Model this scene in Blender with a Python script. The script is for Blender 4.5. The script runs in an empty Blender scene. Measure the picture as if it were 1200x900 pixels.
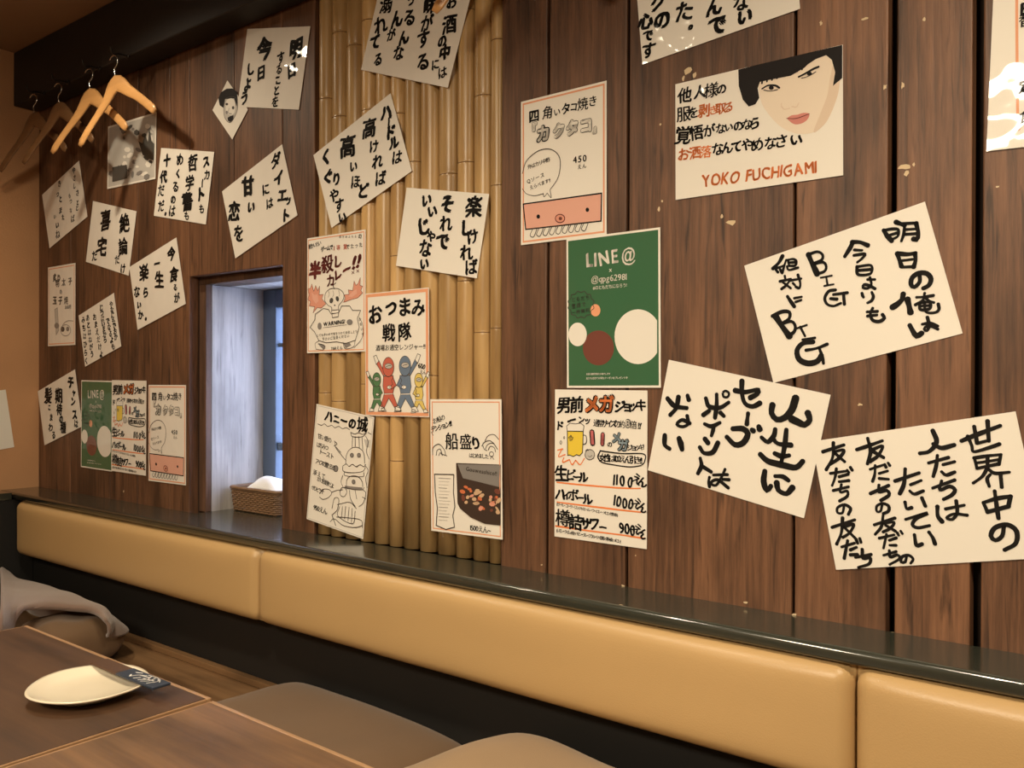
import bpy, bmesh, math, random
from mathutils import Vector, Matrix, noise

random.seed(7)
SC = bpy.context.scene
COL = SC.collection
R = math.radians

# ------------------------------------------------------------------ camera
CAMZ = 1.222                 # eye height above the floor
D = 1.45                     # distance from the eye to the boarded wall
YAW, PITCH, ROLL, FPX = R(37.731), R(-0.2065), R(0.1797), 1011.18
_cy, _sy, _cp, _sp = math.cos(YAW), math.sin(YAW), math.cos(PITCH), math.sin(PITCH)
FWD = Vector((-_sy * _cp, _cy * _cp, _sp))
_r0 = Vector((_cy, _sy, 0))
_u0 = _r0.cross(FWD)
RIGHT = _r0 * math.cos(ROLL) + _u0 * math.sin(ROLL)
UP = -_r0 * math.sin(ROLL) + _u0 * math.cos(ROLL)
cam = bpy.data.cameras.new('camera')
cam.sensor_width = 36.0
cam.lens = 36.0 * FPX / 1200.0
cam.clip_start = 0.02
camo = bpy.data.objects.new('camera', cam)
COL.objects.link(camo)
m = Matrix((RIGHT, UP, -FWD)).transposed().to_4x4()
m.translation = Vector((0, 0, CAMZ))
camo.matrix_world = m
SC.camera = camo

# ------------------------------------------------------------------ view, sky and lamps
SC.view_settings.view_transform = 'Standard'
SC.view_settings.look = 'None'
SC.view_settings.exposure = 0.0
SC.view_settings.gamma = 1.0
SC.view_settings.use_curve_mapping = False

world = bpy.data.worlds.new('world')
SC.world = world
world.use_nodes = True
bg = world.node_tree.nodes['Background']
bg.inputs[0].default_value = (0.56, 0.68, 1.0, 1)
bg.inputs[1].default_value = 8.0

WARM = (1.0, 0.84, 0.61)


def spot(name, loc, target, power, size, blend, rad=0.03, col=WARM):
    l = bpy.data.lights.new(name, 'SPOT')
    l.energy = power
    l.spot_size = R(size)
    l.spot_blend = blend
    l.shadow_soft_size = rad
    l.color = col
    o = bpy.data.objects.new(name, l)
    COL.objects.link(o)
    o.location = loc
    d = Vector(target) - Vector(loc)
    o.rotation_euler = d.to_track_quat('-Z', 'Y').to_euler()
    return o


def area(name, loc, target, power, sx, sy, col=WARM):
    l = bpy.data.lights.new(name, 'AREA')
    l.shape = 'RECTANGLE'
    l.size, l.size_y = sx, sy
    l.energy = power
    l.color = col
    o = bpy.data.objects.new(name, l)
    COL.objects.link(o)
    o.location = loc
    d = Vector(target) - Vector(loc)
    o.rotation_euler = d.to_track_quat('-Z', 'Y').to_euler()
    return o


spot('downlight_right', (0.28, 0.42, 2.36), (-0.25, 0.95, 0.6), 100, 120, 1.0, 0.035)
spot('downlight_middle', (-1.35, 0.35, 2.36), (-1.35, 0.9, 0.6), 52, 110, 1.0, 0.035)
spot('downlight_left', (-2.45, 0.88, 2.36), (-2.40, 1.05, 0.8), 34, 150, 1.0, 0.03)
area('ceiling_lamp', (-0.6, -1.3, 2.3), (-0.6, -1.0, 0), 85, 0.5, 0.5)
portal = bpy.data.lights.new('window_daylight', 'AREA')
portal.shape = 'RECTANGLE'
portal.size, portal.size_y = 0.30, 0.70
portal.cycles.is_portal = True
po = bpy.data.objects.new('window_daylight', portal)
COL.objects.link(po)
po.location = (-2.08, 1.72, CAMZ - 0.06)
po.rotation_euler = (R(-90), 0, 0)

# ------------------------------------------------------------------ node helpers


def new_mat(name):
    mt = bpy.data.materials.new(name)
    mt.use_nodes = True
    nt = mt.node_tree
    return mt, nt, nt.nodes['Principled BSDF']


def plain(name, col, rough=0.5, metal=0.0, coat=0.0, coat_rough=0.08, spec=0.5, var=0.0, vscale=8.0, bump=0.0, bscale=60.0, sheen=0.0):
    mt, nt, b = new_mat(name)
    b.inputs['Base Color'].default_value = (*col, 1)
    b.inputs['Roughness'].default_value = rough
    b.inputs['Metallic'].default_value = metal
    b.inputs['Coat Weight'].default_value = coat
    b.inputs['Coat Roughness'].default_value = coat_rough
    b.inputs['Specular IOR Level'].default_value = spec
    b.inputs['Sheen Weight'].default_value = sheen
    tc = nt.nodes.new('ShaderNodeTexCoord')
    if var > 0:
        n = nt.nodes.new('ShaderNodeTexNoise')
        n.inputs['Scale'].default_value = vscale
        n.inputs['Detail'].default_value = 5
        nt.links.new(tc.outputs['Object'], n.inputs['Vector'])
        mx = nt.nodes.new('ShaderNodeMix')
        mx.data_type = 'RGBA'
        mx.inputs[6].default_value = (*[c * (1 - var) for c in col], 1)
        mx.inputs[7].default_value = (*[min(1, c * (1 + var)) for c in col], 1)
        nt.links.new(n.outputs['Fac'], mx.inputs[0])
        nt.links.new(mx.outputs[2], b.inputs['Base Color'])
    if bump > 0:
        n2 = nt.nodes.new('ShaderNodeTexNoise')
        n2.inputs['Scale'].default_value = bscale
        n2.inputs['Detail'].default_value = 4
        nt.links.new(tc.outputs['Object'], n2.inputs['Vector'])
        bp = nt.nodes.new('ShaderNodeBump')
        bp.inputs['Strength'].default_value = bump
        bp.inputs['Distance'].default_value = 0.004
        nt.links.new(n2.outputs['Fac'], bp.inputs['Height'])
        nt.links.new(bp.outputs['Normal'], b.inputs['Normal'])
    return mt


def wood(name, dark, light, axis='Z', rough=0.5, fine=55.0, coarse=7.0, bump=0.25, coat=0.0, knots=0.5, board=False, stretch=0.045, cracks=0.0):
    """grain that runs along one axis, per-board tone from the mesh attribute 'tone'"""
    mt, nt, b = new_mat(name)
    N, Lk = nt.nodes.new, nt.links.new
    tc = N('ShaderNodeTexCoord')
    mp = N('ShaderNodeMapping')
    sc = [1.0, 1.0, 1.0]
    sc['XYZ'.index(axis)] = stretch
    mp.inputs['Scale'].default_value = sc
    src = tc.outputs['Object']
    at = N('ShaderNodeAttribute')
    at.attribute_name = 'tone'
    if board:
        ad = N('ShaderNodeVectorMath')
        ad.operation = 'MULTIPLY_ADD'
        ad.inputs[1].default_value = (7.3, 3.1, 9.7)
        Lk(at.outputs['Color'], ad.inputs[0])
        Lk(src, ad.inputs[2])
        src = ad.outputs[0]
    Lk(src, mp.inputs['Vector'])
    n1 = N('ShaderNodeTexNoise')
    n1.inputs['Scale'].default_value = coarse
    n1.inputs['Detail'].default_value = 6
    n1.inputs['Distortion'].default_value = 1.3
    Lk(mp.outputs[0], n1.inputs['Vector'])
    n2 = N('ShaderNodeTexNoise')
    n2.inputs['Scale'].default_value = fine
    n2.inputs['Detail'].default_value = 8
    n2.inputs['Roughness'].default_value = 0.7
    Lk(mp.outputs[0], n2.inputs['Vector'])
    n3 = N('ShaderNodeTexNoise')          # blotches and knots, not stretched so much
    mp3 = N('ShaderNodeMapping')
    s3 = [1.0, 1.0, 1.0]
    s3['XYZ'.index(axis)] = 0.35
    mp3.inputs['Scale'].default_value = s3
    Lk(src, mp3.inputs['Vector'])
    n3.inputs['Scale'].default_value = 9
    n3.inputs['Detail'].default_value = 5
    Lk(mp3.outputs[0], n3.inputs['Vector'])
    r1 = N('ShaderNodeValToRGB')
    r1.color_ramp.elements[0].position = 0.36 if cracks else 0.3
    r1.color_ramp.elements[0].color = (*dark, 1)
    r1.color_ramp.elements[1].position = 0.64 if cracks else 0.7
    r1.color_ramp.elements[1].color = (*light, 1)
    add = N('ShaderNodeMath')
    add.operation = 'MULTIPLY_ADD'
    add.inputs[1].default_value = 0.55
    Lk(n2.outputs['Fac'], add.inputs[0])
    mul = N('ShaderNodeMath')
    mul.operation = 'MULTIPLY'
    mul.inputs[1].default_value = 0.45
    Lk(n1.outputs['Fac'], mul.inputs[0])
    Lk(mul.outputs[0], add.inputs[2])
    Lk(add.outputs[0], r1.inputs['Fac'])
    r3 = N('ShaderNodeValToRGB')
    r3.color_ramp.elements[0].position = 0.30
    r3.color_ramp.elements[0].color = (1 - knots, 1 - knots, 1 - knots, 1)
    r3.color_ramp.elements[1].position = 0.52
    r3.color_ramp.elements[1].color = (1, 1, 1, 1)
    Lk(n3.outputs['Fac'], r3.inputs['Fac'])
    mx = N('ShaderNodeMix')
    mx.data_type = 'RGBA'
    mx.blend_type = 'MULTIPLY'
    mx.inputs[0].default_value = 1.0
    Lk(r1.outputs[0], mx.inputs[6])
    Lk(r3.outputs[0], mx.inputs[7])
    out = mx.outputs[2]
    if cracks:
        mp4 = N('ShaderNodeMapping')
        s4 = [1.0, 1.0, 1.0]
        s4['XYZ'.index(axis)] = 0.07
        mp4.inputs['Scale'].default_value = s4
        Lk(src, mp4.inputs['Vector'])
        n4 = N('ShaderNodeTexNoise')
        n4.inputs['Scale'].default_value = 85
        n4.inputs['Detail'].default_value = 5
        n4.inputs['Distortion'].default_value = 0.6
        Lk(mp4.outputs[0], n4.inputs['Vector'])
        r4 = N('ShaderNodeValToRGB')
        r4.color_ramp.elements[0].position = 0.30
        r4.color_ramp.elements[0].color = (1 - cracks, 1 - cracks, 1 - cracks, 1)
        r4.color_ramp.elements[1].position = 0.42
        r4.color_ramp.elements[1].color = (1, 1, 1, 1)
        e4 = r4.color_ramp.elements.new(0.70)
        e4.color = (1, 1, 1, 1)
        e5 = r4.color_ramp.elements.new(0.80)
        e5.color = (1.25, 1.2, 1.12, 1)
        Lk(n4.outputs['Fac'], r4.inputs['Fac'])
        m4 = N('ShaderNodeMix')
        m4.data_type = 'RGBA'
        m4.blend_type = 'MULTIPLY'
        m4.inputs[0].default_value = 1.0
        Lk(out, m4.inputs[6])
        Lk(r4.outputs[0], m4.inputs[7])
        out = m4.outputs[2]
    if board:
        mm = N('ShaderNodeMath')
        mm.operation = 'MULTIPLY_ADD'
        mm.inputs[1].default_value = 0.5
        mm.inputs[2].default_value = 0.75
        Lk(at.outputs['Fac'], mm.inputs[0])
        m2 = N('ShaderNodeMix')
        m2.data_type = 'RGBA'
        m2.blend_type = 'MULTIPLY'
        m2.inputs[0].default_value = 1.0
        Lk(out, m2.inputs[6])
        Lk(mm.outputs[0], m2.inputs[7])
        out = m2.outputs[2]
    Lk(out, b.inputs['Base Color'])
    b.inputs['Roughness'].default_value = rough
    b.inputs['Coat Weight'].default_value = coat
    b.inputs['Coat Roughness'].default_value = 0.2
    bp = N('ShaderNodeBump')
    bp.inputs['Strength'].default_value = bump
    bp.inputs['Distance'].default_value = 0.003
    Lk(add.outputs[0], bp.inputs['Height'])
    Lk(bp.outputs['Normal'], b.inputs['Normal'])
    return mt


M = {}
M['plank'] = wood('plank_wood', (0.060, 0.027, 0.0135), (0.232, 0.108, 0.053), 'Z', 0.5, 110, 10, 0.6, 0.0, 0.5, True, cracks=0.6)
M['frame_wood'] = wood('window_frame_wood', (0.060, 0.030, 0.017), (0.17, 0.085, 0.048), 'Z', 0.6, 60, 8, 0.3, 0.0, 0.5, True, cracks=0.4)
M['pale_wood'] = wood('weathered_pale_wood', (0.30, 0.28, 0.27), (0.58, 0.55, 0.53), 'Z', 0.7, 40, 7, 0.3, 0.0, 0.35, cracks=0.3)
M['dark_gap'] = plain('dark_backing', (0.035, 0.019, 0.012), 0.8)
M['table'] = wood('table_wood', (0.040, 0.018, 0.008), (0.112, 0.055, 0.026), 'X', 0.48, 34, 11, 0.08, 0.0, 0.45, stretch=0.05)
M['table_streaky'] = wood('streaky_table_wood', (0.045, 0.022, 0.014), (0.250, 0.135, 0.062), 'X', 0.48, 26, 14, 0.06, 0.0, 0.5, stretch=0.04)
M['edge'] = wood('table_edge_wood', (0.26, 0.145, 0.07), (0.42, 0.25, 0.13), 'X', 0.4, 40, 7, 0.08, 0.2, 0.2, stretch=0.06)
M['bench'] = wood('bench_wood', (0.10, 0.050, 0.022), (0.28, 0.16, 0.075), 'X', 0.45, 40, 7, 0.1, 0.1, 0.4)
M['plaster'] = plain('plaster', (0.52, 0.28, 0.135), 0.9, var=0.12, vscale=6, bump=0.25, bscale=160)
M['ceiling'] = plain('ceiling_paint', (0.34, 0.21, 0.12), 0.9, var=0.1, vscale=3)
M['room'] = plain('room_plaster', (0.42, 0.30, 0.20), 0.9, var=0.1, vscale=3)
M['floor'] = wood('floor_wood', (0.06, 0.035, 0.02), (0.14, 0.08, 0.045), 'X', 0.5, 40, 6)
M['beam'] = plain('black_beam_paint', (0.012, 0.010, 0.009), 0.6, var=0.25, vscale=5, bump=0.15, bscale=40)
M['ledge'] = plain('black_ledge_lacquer', (0.034, 0.037, 0.028), 0.2, var=0.2, vscale=14, bump=0.04, bscale=30, spec=0.7, coat=0.4)
M['chip'] = plain('bare_wood_chip', (0.62, 0.48, 0.30), 0.7)
M['panel'] = plain('black_panel', (0.008, 0.007, 0.006), 0.7, var=0.2)
M['leather'] = plain('tan_leatherette', (0.51, 0.335, 0.150), 0.36, spec=0.5, var=0.05, vscale=3, bump=0.10, bscale=420)
M['cush_brown'] = plain('brown_cushion_cloth', (0.140, 0.080, 0.038), 0.85, var=0.12, vscale=9, bump=0.25, bscale=700, sheen=0.15)
M['cush_tan'] = plain('tan_cushion_cloth', (0.30, 0.20, 0.11), 0.85, var=0.08, vscale=9, bump=0.2, bscale=700, sheen=0.15)
M['blanket'] = plain('mauve_brown_fleece', (0.19, 0.125, 0.095), 0.95, var=0.15, vscale=14, bump=0.35, bscale=500, sheen=0.4)
M['plate'] = plain('cream_glaze', (0.78, 0.70, 0.54), 0.18, coat=0.6, coat_rough=0.05, var=0.03)
M['navy'] = plain('navy_paper', (0.020, 0.032, 0.055), 0.45)
M['brown_paper'] = plain('brown_chopstick_wood', (0.075, 0.035, 0.018), 0.5)
M['white_ink'] = plain('white_print', (0.80, 0.78, 0.74), 0.5)
M['hanger_dimmed'] = wood('dimmed_hanger_wood', (0.12, 0.055, 0.022), (0.20, 0.10, 0.040), 'X', 0.45, 40, 7, 0.05, 0.1, 0.15)  # same hanger wood, the dim light near the plaster wall put into its colour
M['hanger'] = wood('hanger_wood', (0.50, 0.25, 0.085), (0.70, 0.38, 0.14), 'X', 0.32, 40, 7, 0.05, 0.4, 0.15)
M['steel'] = plain('polished_steel', (0.62, 0.60, 0.57), 0.22, metal=1.0)
M['black_steel'] = plain('blackened_steel', (0.05, 0.045, 0.04), 0.4, metal=1.0)
M['wicker'] = plain('brown_wicker', (0.20, 0.115, 0.060), 0.5, var=0.35, vscale=60)
M['cloth'] = plain('white_towel_cloth', (0.82, 0.82, 0.82), 0.9, bump=0.15, bscale=300)
M['blue_frame'] = plain('painted_window_sash', (0.09, 0.13, 0.20), 0.5, var=0.1)
M['tape'] = plain('clear_tape', (0.65, 0.55, 0.40), 0.15, coat=1.0)

mt, nt, b = new_mat('window_glass')
b.inputs['Base Color'].default_value = (1, 1, 1, 1)
b.inputs['Transmission Weight'].default_value = 1.0
b.inputs['Roughness'].default_value = 0.0
b.inputs['IOR'].default_value = 1.02
M['glass'] = mt

# bamboo: straw coloured, darker stains, per-pole tone
mt, nt, b = new_mat('bamboo_cane')
N, Lk = nt.nodes.new, nt.links.new
tc = N('ShaderNodeTexCoord')
oi = N('ShaderNodeObjectInfo')
mp = N('ShaderNodeMapping')
mp.inputs['Scale'].default_value = (1, 1, 0.12)
Lk(tc.outputs['Object'], mp.inputs['Vector'])
vm = N('ShaderNodeVectorMath')
vm.operation = 'ADD'
Lk(mp.outputs[0], vm.inputs[0])
Lk(oi.outputs['Random'], vm.inputs[1])
n1 = N('ShaderNodeTexNoise')
n1.inputs['Scale'].default_value = 30
n1.inputs['Detail'].default_value = 6
Lk(vm.outputs[0], n1.inputs['Vector'])
r1 = N('ShaderNodeValToRGB')
r1.color_ramp.elements[0].position = 0.25
r1.color_ramp.elements[0].color = (0.31, 0.178, 0.066, 1)
r1.color_ramp.elements[1].position = 0.62
r1.color_ramp.elements[1].color = (0.58, 0.375, 0.160, 1)
Lk(n1.outputs['Fac'], r1.inputs['Fac'])
mr = N('ShaderNodeMapRange')
mr.inputs['To Min'].default_value = 0.78
mr.inputs['To Max'].default_value = 1.12
Lk(oi.outputs['Random'], mr.inputs['Value'])
mx = N('ShaderNodeMix')
mx.data_type = 'RGBA'
mx.blend_type = 'MULTIPLY'
mx.inputs[0].default_value = 1.0
Lk(r1.outputs[0], mx.inputs[6])
Lk(mr.outputs[0], mx.inputs[7])
Lk(mx.outputs[2], b.inputs['Base Color'])
b.inputs['Roughness'].default_value = 0.32
M['bamboo'] = mt
M['bamboo_node'] = plain('bamboo_joint', (0.20, 0.11, 0.040), 0.5)


def laminated(name, col, rough=0.5, coat=1.0):
    """printed paper inside a slightly rippled clear film"""
    mt, nt, b = new_mat(name)
    b.inputs['Base Color'].default_value = (*col, 1)
    b.inputs['Roughness'].default_value = rough
    b.inputs['Specular IOR Level'].default_value = 0.2
    b.inputs['Coat Weight'].default_value = coat
    b.inputs['Coat Roughness'].default_value = 0.05
    tc = nt.nodes.new('ShaderNodeTexCoord')
    oi = nt.nodes.new('ShaderNodeObjectInfo')
    vm = nt.nodes.new('ShaderNodeVectorMath')
    nt.links.new(tc.outputs['Object'], vm.inputs[0])
    nt.links.new(oi.outputs['Location'], vm.inputs[1])
    n = nt.nodes.new('ShaderNodeTexNoise')
    n.inputs['Scale'].default_value = 9
    n.inputs['Detail'].default_value = 2
    nt.links.new(vm.outputs[0], n.inputs['Vector'])
    bp = nt.nodes.new('ShaderNodeBump')
    bp.inputs['Strength'].default_value = 0.5
    bp.inputs['Distance'].default_value = 0.018
    nt.links.new(n.outputs['Fac'], bp.inputs['Height'])
    nt.links.new(bp.outputs['Normal'], b.inputs['Coat Normal'])
    return mt


INK = {
    'paper': laminated('laminated_paper', (0.82, 0.785, 0.71)),
    'grey_paper': laminated('laminated_grey_print', (0.42, 0.41, 0.38)),
    'green': laminated('green_print', (0.040, 0.130, 0.060)),
    'black': laminated('black_brush_ink', (0.005, 0.0045, 0.004), 0.7, 0.25),
    'pencil': laminated('thin_black_pen', (0.055, 0.048, 0.042)),
    'grey': laminated('grey_ink', (0.22, 0.21, 0.20)),
    'light_grey': laminated('light_grey_ink', (0.52, 0.50, 0.46)),
    'dark_grey': laminated('dark_grey_ink', (0.07, 0.07, 0.065)),
    'orange': laminated('orange_marker', (0.80, 0.23, 0.07)),
    'border_orange': laminated('orange_border_marker', (0.78, 0.36, 0.20)),
    'maroon': laminated('maroon_marker', (0.12, 0.020, 0.018)),
    'pink': laminated('pink_crayon', (0.74, 0.40, 0.31)),
    'flame': laminated('flame_crayon', (0.70, 0.32, 0.23)),
    'red': laminated('red_pencil', (0.55, 0.13, 0.09)),
    'rose': laminated('rose_marker', (0.62, 0.17, 0.18)),
    'blue': laminated('blue_pencil', (0.14, 0.20, 0.29)),
    'light_blue': laminated('light_blue_marker', (0.34, 0.45, 0.52)),
    'leaf': laminated('green_pencil', (0.08, 0.20, 0.09)),
    'yellow': laminated('yellow_pencil', (0.78, 0.58, 0.06)),
    'pale_yellow': laminated('pale_yellow_pencil', (0.72, 0.56, 0.16)),
    'white': laminated('white_print_ink', (0.80, 0.77, 0.70)),
    'brown': laminated('brown_print', (0.17, 0.055, 0.038)),
    'skin': laminated('printed_skin', (0.80, 0.69, 0.56)),
    'skin_dark': laminated('printed_skin_shadow', (0.72, 0.58, 0.45)),
    'lip': laminated('printed_lips', (0.62, 0.24, 0.20)),
    'hair': laminated('printed_black_hair', (0.010, 0.008, 0.008), 0.6, 0.3),
    'food': laminated('printed_food', (0.62, 0.17, 0.07)),
    'food_dark': laminated('printed_dark_food', (0.045, 0.030, 0.024)),
    'food_light': laminated('printed_light_food', (0.62, 0.42, 0.26)),
}

# ------------------------------------------------------------------ mesh helpers


def mesh_obj(name, bm, mats, parent=None, smooth=False, bevel=0.0, segs=2):
    me = bpy.data.meshes.new(name)
    bm.to_mesh(me)
    bm.free()
    if not isinstance(mats, (list, tuple)):
        mats = [mats]
    for mm in mats:
        me.materials.append(mm)
    if smooth:
        for p in me.polygons:
            p.use_smooth = True
    o = bpy.data.objects.new(name, me)
    COL.objects.link(o)
    if parent:
        o.parent = parent
    if bevel > 0:
        md = o.modifiers.new('bevel', 'BEVEL')
        md.width = bevel
        md.segments = segs
        md.limit_method = 'ANGLE'
        md.angle_limit = R(40)
    return o


def empty(name, loc=(0, 0, 0), rot=(0, 0, 0)):
    o = bpy.data.objects.new(name, None)
    o.empty_display_size = 0.05
    COL.objects.link(o)
    o.location = loc
    o.rotation_euler = rot
    return o


def tag(o, label, cat, group=None):
    o['label'] = label
    o['category'] = cat
    if group:
        o['group'] = group
    return o


def structure(o):
    o['kind'] = 'structure'
    return o


def box(bm, x0, x1, y0, y1, z0, z1, tone=None, mat=0):
    lay = None
    if tone is not None:
        lay = bm.verts.layers.float.get('tone') or bm.verts.layers.float.new('tone')
    vs = [bm.verts.new(c) for c in ((x0, y0, z0), (x1, y0, z0), (x1, y1, z0), (x0, y1, z0),
                                    (x0, y0, z1), (x1, y0, z1), (x1, y1, z1), (x0, y1, z1))]
    fs = [(0, 3, 2, 1), (4, 5, 6, 7), (0, 1, 5, 4), (1, 2, 6, 5), (2, 3, 7, 6), (3, 0, 4, 7)]
    out = []
    for f in fs:
        ff = bm.faces.new([vs[i] for i in f])
        ff.material_index = mat
        out.append(ff)
    if lay:
        for v in vs:
            v[lay] = tone
    return vs


def catmull(pts, step):
    pts = [Vector(p) for p in pts]
    if len(pts) < 2:
        return pts
    out = []
    n = len(pts)
    for i in range(n - 1):
        p0 = pts[i - 1] if i > 0 else pts[i] * 2 - pts[i + 1]
        p1, p2 = pts[i], pts[i + 1]
        p3 = pts[i + 2] if i + 2 < n else pts[i + 1] * 2 - pts[i]
        k = max(1, min(14, int((p2 - p1).length / step)))
        for j in range(k):
            t = j / k
            out.append(0.5 * ((2 * p1) + (p2 - p0) * t + (2 * p0 - 5 * p1 + 4 * p2 - p3) * t * t + (3 * p1 - p0 - 3 * p2 + p3) * t ** 3))
    out.append(pts[-1])
    return out


def tube(bm, pts, rad, sides=8, closed=False, flat=None, cap=True):
    """tube through pts; rad is a number or a list; flat = (sx, sy) squashes the section"""
    pts = [Vector(p) for p in pts]
    n = len(pts)
    rads = rad if isinstance(rad, (list, tuple)) else [rad] * n
    rings = []
    prev = None
    for i, p in enumerate(pts):
        if closed:
            t = pts[(i + 1) % n] - pts[i - 1]
        else:
            t = pts[min(i + 1, n - 1)] - pts[max(i - 1, 0)]
        t.normalize()
        if prev is None:
            a = Vector((0, 1, 0)) if abs(t.y) < 0.9 else Vector((1, 0, 0))
        else:
            a = prev
        u = (a - t * a.dot(t)).normalized()
        v = t.cross(u)
        prev = u
        ring = []
        for k in range(sides):
            an = 2 * math.pi * k / sides
            fx, fy = flat if flat else (1, 1)
            ring.append(bm.verts.new(p + (u * math.cos(an) * fx + v * math.sin(an) * fy) * rads[i]))
        rings.append(ring)
    m_ = n if closed else n - 1
    for i in range(m_):
        a, b_ = rings[i], rings[(i + 1) % n]
        for k in range(sides):
            bm.faces.new((a[k], a[(k + 1) % sides], b_[(k + 1) % sides], b_[k]))
    if cap and not closed:
        bm.faces.new(list(reversed(rings[0])))
        bm.faces.new(rings[-1])
    return rings


def lathe(bm, prof, seg=48, fx=lambda a: 1.0):
    rings = []
    for (r, z) in prof:
        ring = []
        for k in range(seg):
            a = 2 * math.pi * k / seg
            rr = r * fx(a)
            ring.append(bm.verts.new((rr * math.cos(a), rr * math.sin(a), z)))
        rings.append(ring)
    for i in range(len(rings) - 1):
        for k in range(seg):
            bm.faces.new((rings[i][k], rings[i][(k + 1) % seg], rings[i + 1][(k + 1) % seg], rings[i + 1][k]))
    bm.faces.new(list(reversed(rings[0])))
    bm.faces.new(rings[-1])


def ray(x, y):
    return FWD * FPX + RIGHT * (x - 600) - UP * (y - 450)


def on_wall(x, y, Y=D):
    """where the sight line through a photo point meets the plane y = Y"""
    d = ray(x, y)
    return Vector((0, 0, CAMZ)) + d * (Y / d.y)


def on_height(x, y, z):
    d = ray(x, y)
    return Vector((0, 0, CAMZ)) + d * ((z - CAMZ) / d.z)


def Z(rel):
    return CAMZ + rel


# ------------------------------------------------------------------ the room
XL, XR = -3.333, 1.75
YF = -2.6
CEIL = Z(1.178)
LED = Z(-0.396)
NX0, NX1 = -2.306, -1.90        # the niche in the wall
NZ1 = Z(0.286)
NY = 1.685

bm = bmesh.new()
box(bm, XL - 0.3, XR + 0.1, YF - 0.1, 2.0, -0.06, 0.0)
structure(mesh_obj('floor', bm, M['floor']))
bm = bmesh.new()
box(bm, XL - 0.3, XR + 0.1, YF - 0.1, 2.0, CEIL, CEIL + 0.06)
structure(mesh_obj('ceiling', bm, M['ceiling']))
bm = bmesh.new()
box(bm, XL - 0.08, XL, YF - 0.1, 1.9, 0.0, CEIL)
structure(mesh_obj('wall_left', bm, M['plaster']))
bm = bmesh.new()
box(bm, XR, XR + 0.08, YF - 0.1, 1.9, 0.0, CEIL)
structure(mesh_obj('wall_right', bm, M['room']))
bm = bmesh.new()
box(bm, XL, XR, YF - 0.08, YF, 0.0, CEIL)
structure(mesh_obj('wall_front', bm, M['room']))

# boarded wall: each board a box with gaps between, dark backing behind, bare chips and tape marks on its face
bm = bmesh.new()
BY0, BY1 = 1.45, 1.482


def board(x0, x1, z0=LED - 0.03, z1=CEIL, tone=None):
    box(bm, x0, x1, BY0, BY1, z0, z1, random.random() if tone is None else tone, 0)


left = [XL, -3.085, -2.812, -2.636, -2.449, -2.342]
for a, c in zip(left, left[1:]):
    board(a + 0.0012, c - 0.0012, tone=random.uniform(0.15, 0.65))
board(-2.3405, -2.120, NZ1 + 0.022, tone=0.3)
board(-2.118, -1.902, NZ1 + 0.022, tone=0.45)
board(-1.900, -1.768, tone=0.4)
right = [(-1.152, -1.033, 0.0), (-1.027, -0.845, 0.10), (-0.839, -0.520, 0.55), (-0.515, -0.3685, 0.75), (-0.3555, -0.2485, 0.7),
         (-0.234, -0.03, 0.62), (-0.022, 0.20, 0.5), (0.208, 0.42, 0.75), (0.428, 0.70, 0.4), (0.708, 0.95, 0.6), (0.958, 1.25, 0.5), (1.258, 1.5, 0.7), (1.508, XR, 0.6)]
for a, c, t in right:
    board(a, c, tone=t)
# backing
box(bm, XL, -2.342, 1.4825, 1.52, 0, CEIL, 0, 1)
box(bm, -1.90, XR, 1.5, 1.53, 0, CEIL, 0, 1)
box(bm, -2.342, -1.90, 1.4825, 1.52, NZ1 + 0.022, CEIL, 0, 1)
box(bm, -2.342, -1.90, 1.4825, 1.52, 0, LED - 0.03, 0, 1)


def chip(px, py, w, h, seed):
    rnd = random.Random(seed)
    c = on_wall(px, py)
    lay = bm.verts.layers.float.get('tone')
    n = 9
    vs = []
    for k in range(n):
        a = 2 * math.pi * k / n
        q = rnd.uniform(0.45, 1.0)
        v = bm.verts.new((c.x + w * q * math.cos(a), BY0 - 0.0006, c.z + h * q * math.sin(a)))
        vs.append(v)
    f = bm.faces.new(list(reversed(vs)))
    f.material_index = 2


for i, (px, py, w, h) in enumerate([(806, 83, .010, .009), (801, 92, .004, .006), (814, 88, .004, .008), (857, 261, .014, .006), (846, 253, .004, .005), (1060, 196, .011, .005),
                                    (1062, 203, .005, .006), (1071, 193, .003, .005), (1037, 102, .004, .005), (1058, 100, .0035, .007), (1014, 22, .007, .003), (1083, 23, .003, .004),
                                    (772, 245, .004, .006), (776, 236, .003, .003), (1169, 219, .004, .0015), (962, 27, .003, .005), (745, 651, .002, .002), (635, 662, .003, .002),
                                    (874, 706, .006, .003), (1046, 742, .007, .003), (1150, 760, .004, .0015), (931, 720, .006, .0025), (730, 686, .005, .002), (145, 576, .004, .006),
                                    (774, 146, .003, .003), (926, 470, .003, .003), (1008, 474, .005, .003), (740, 290, .002, .002)]):
    chip(px, py, w, h, i)
structure(mesh_obj('wall_back', bm, [M['plank'], M['dark_gap'], M['chip']], bevel=0.0025, segs=2))

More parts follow.
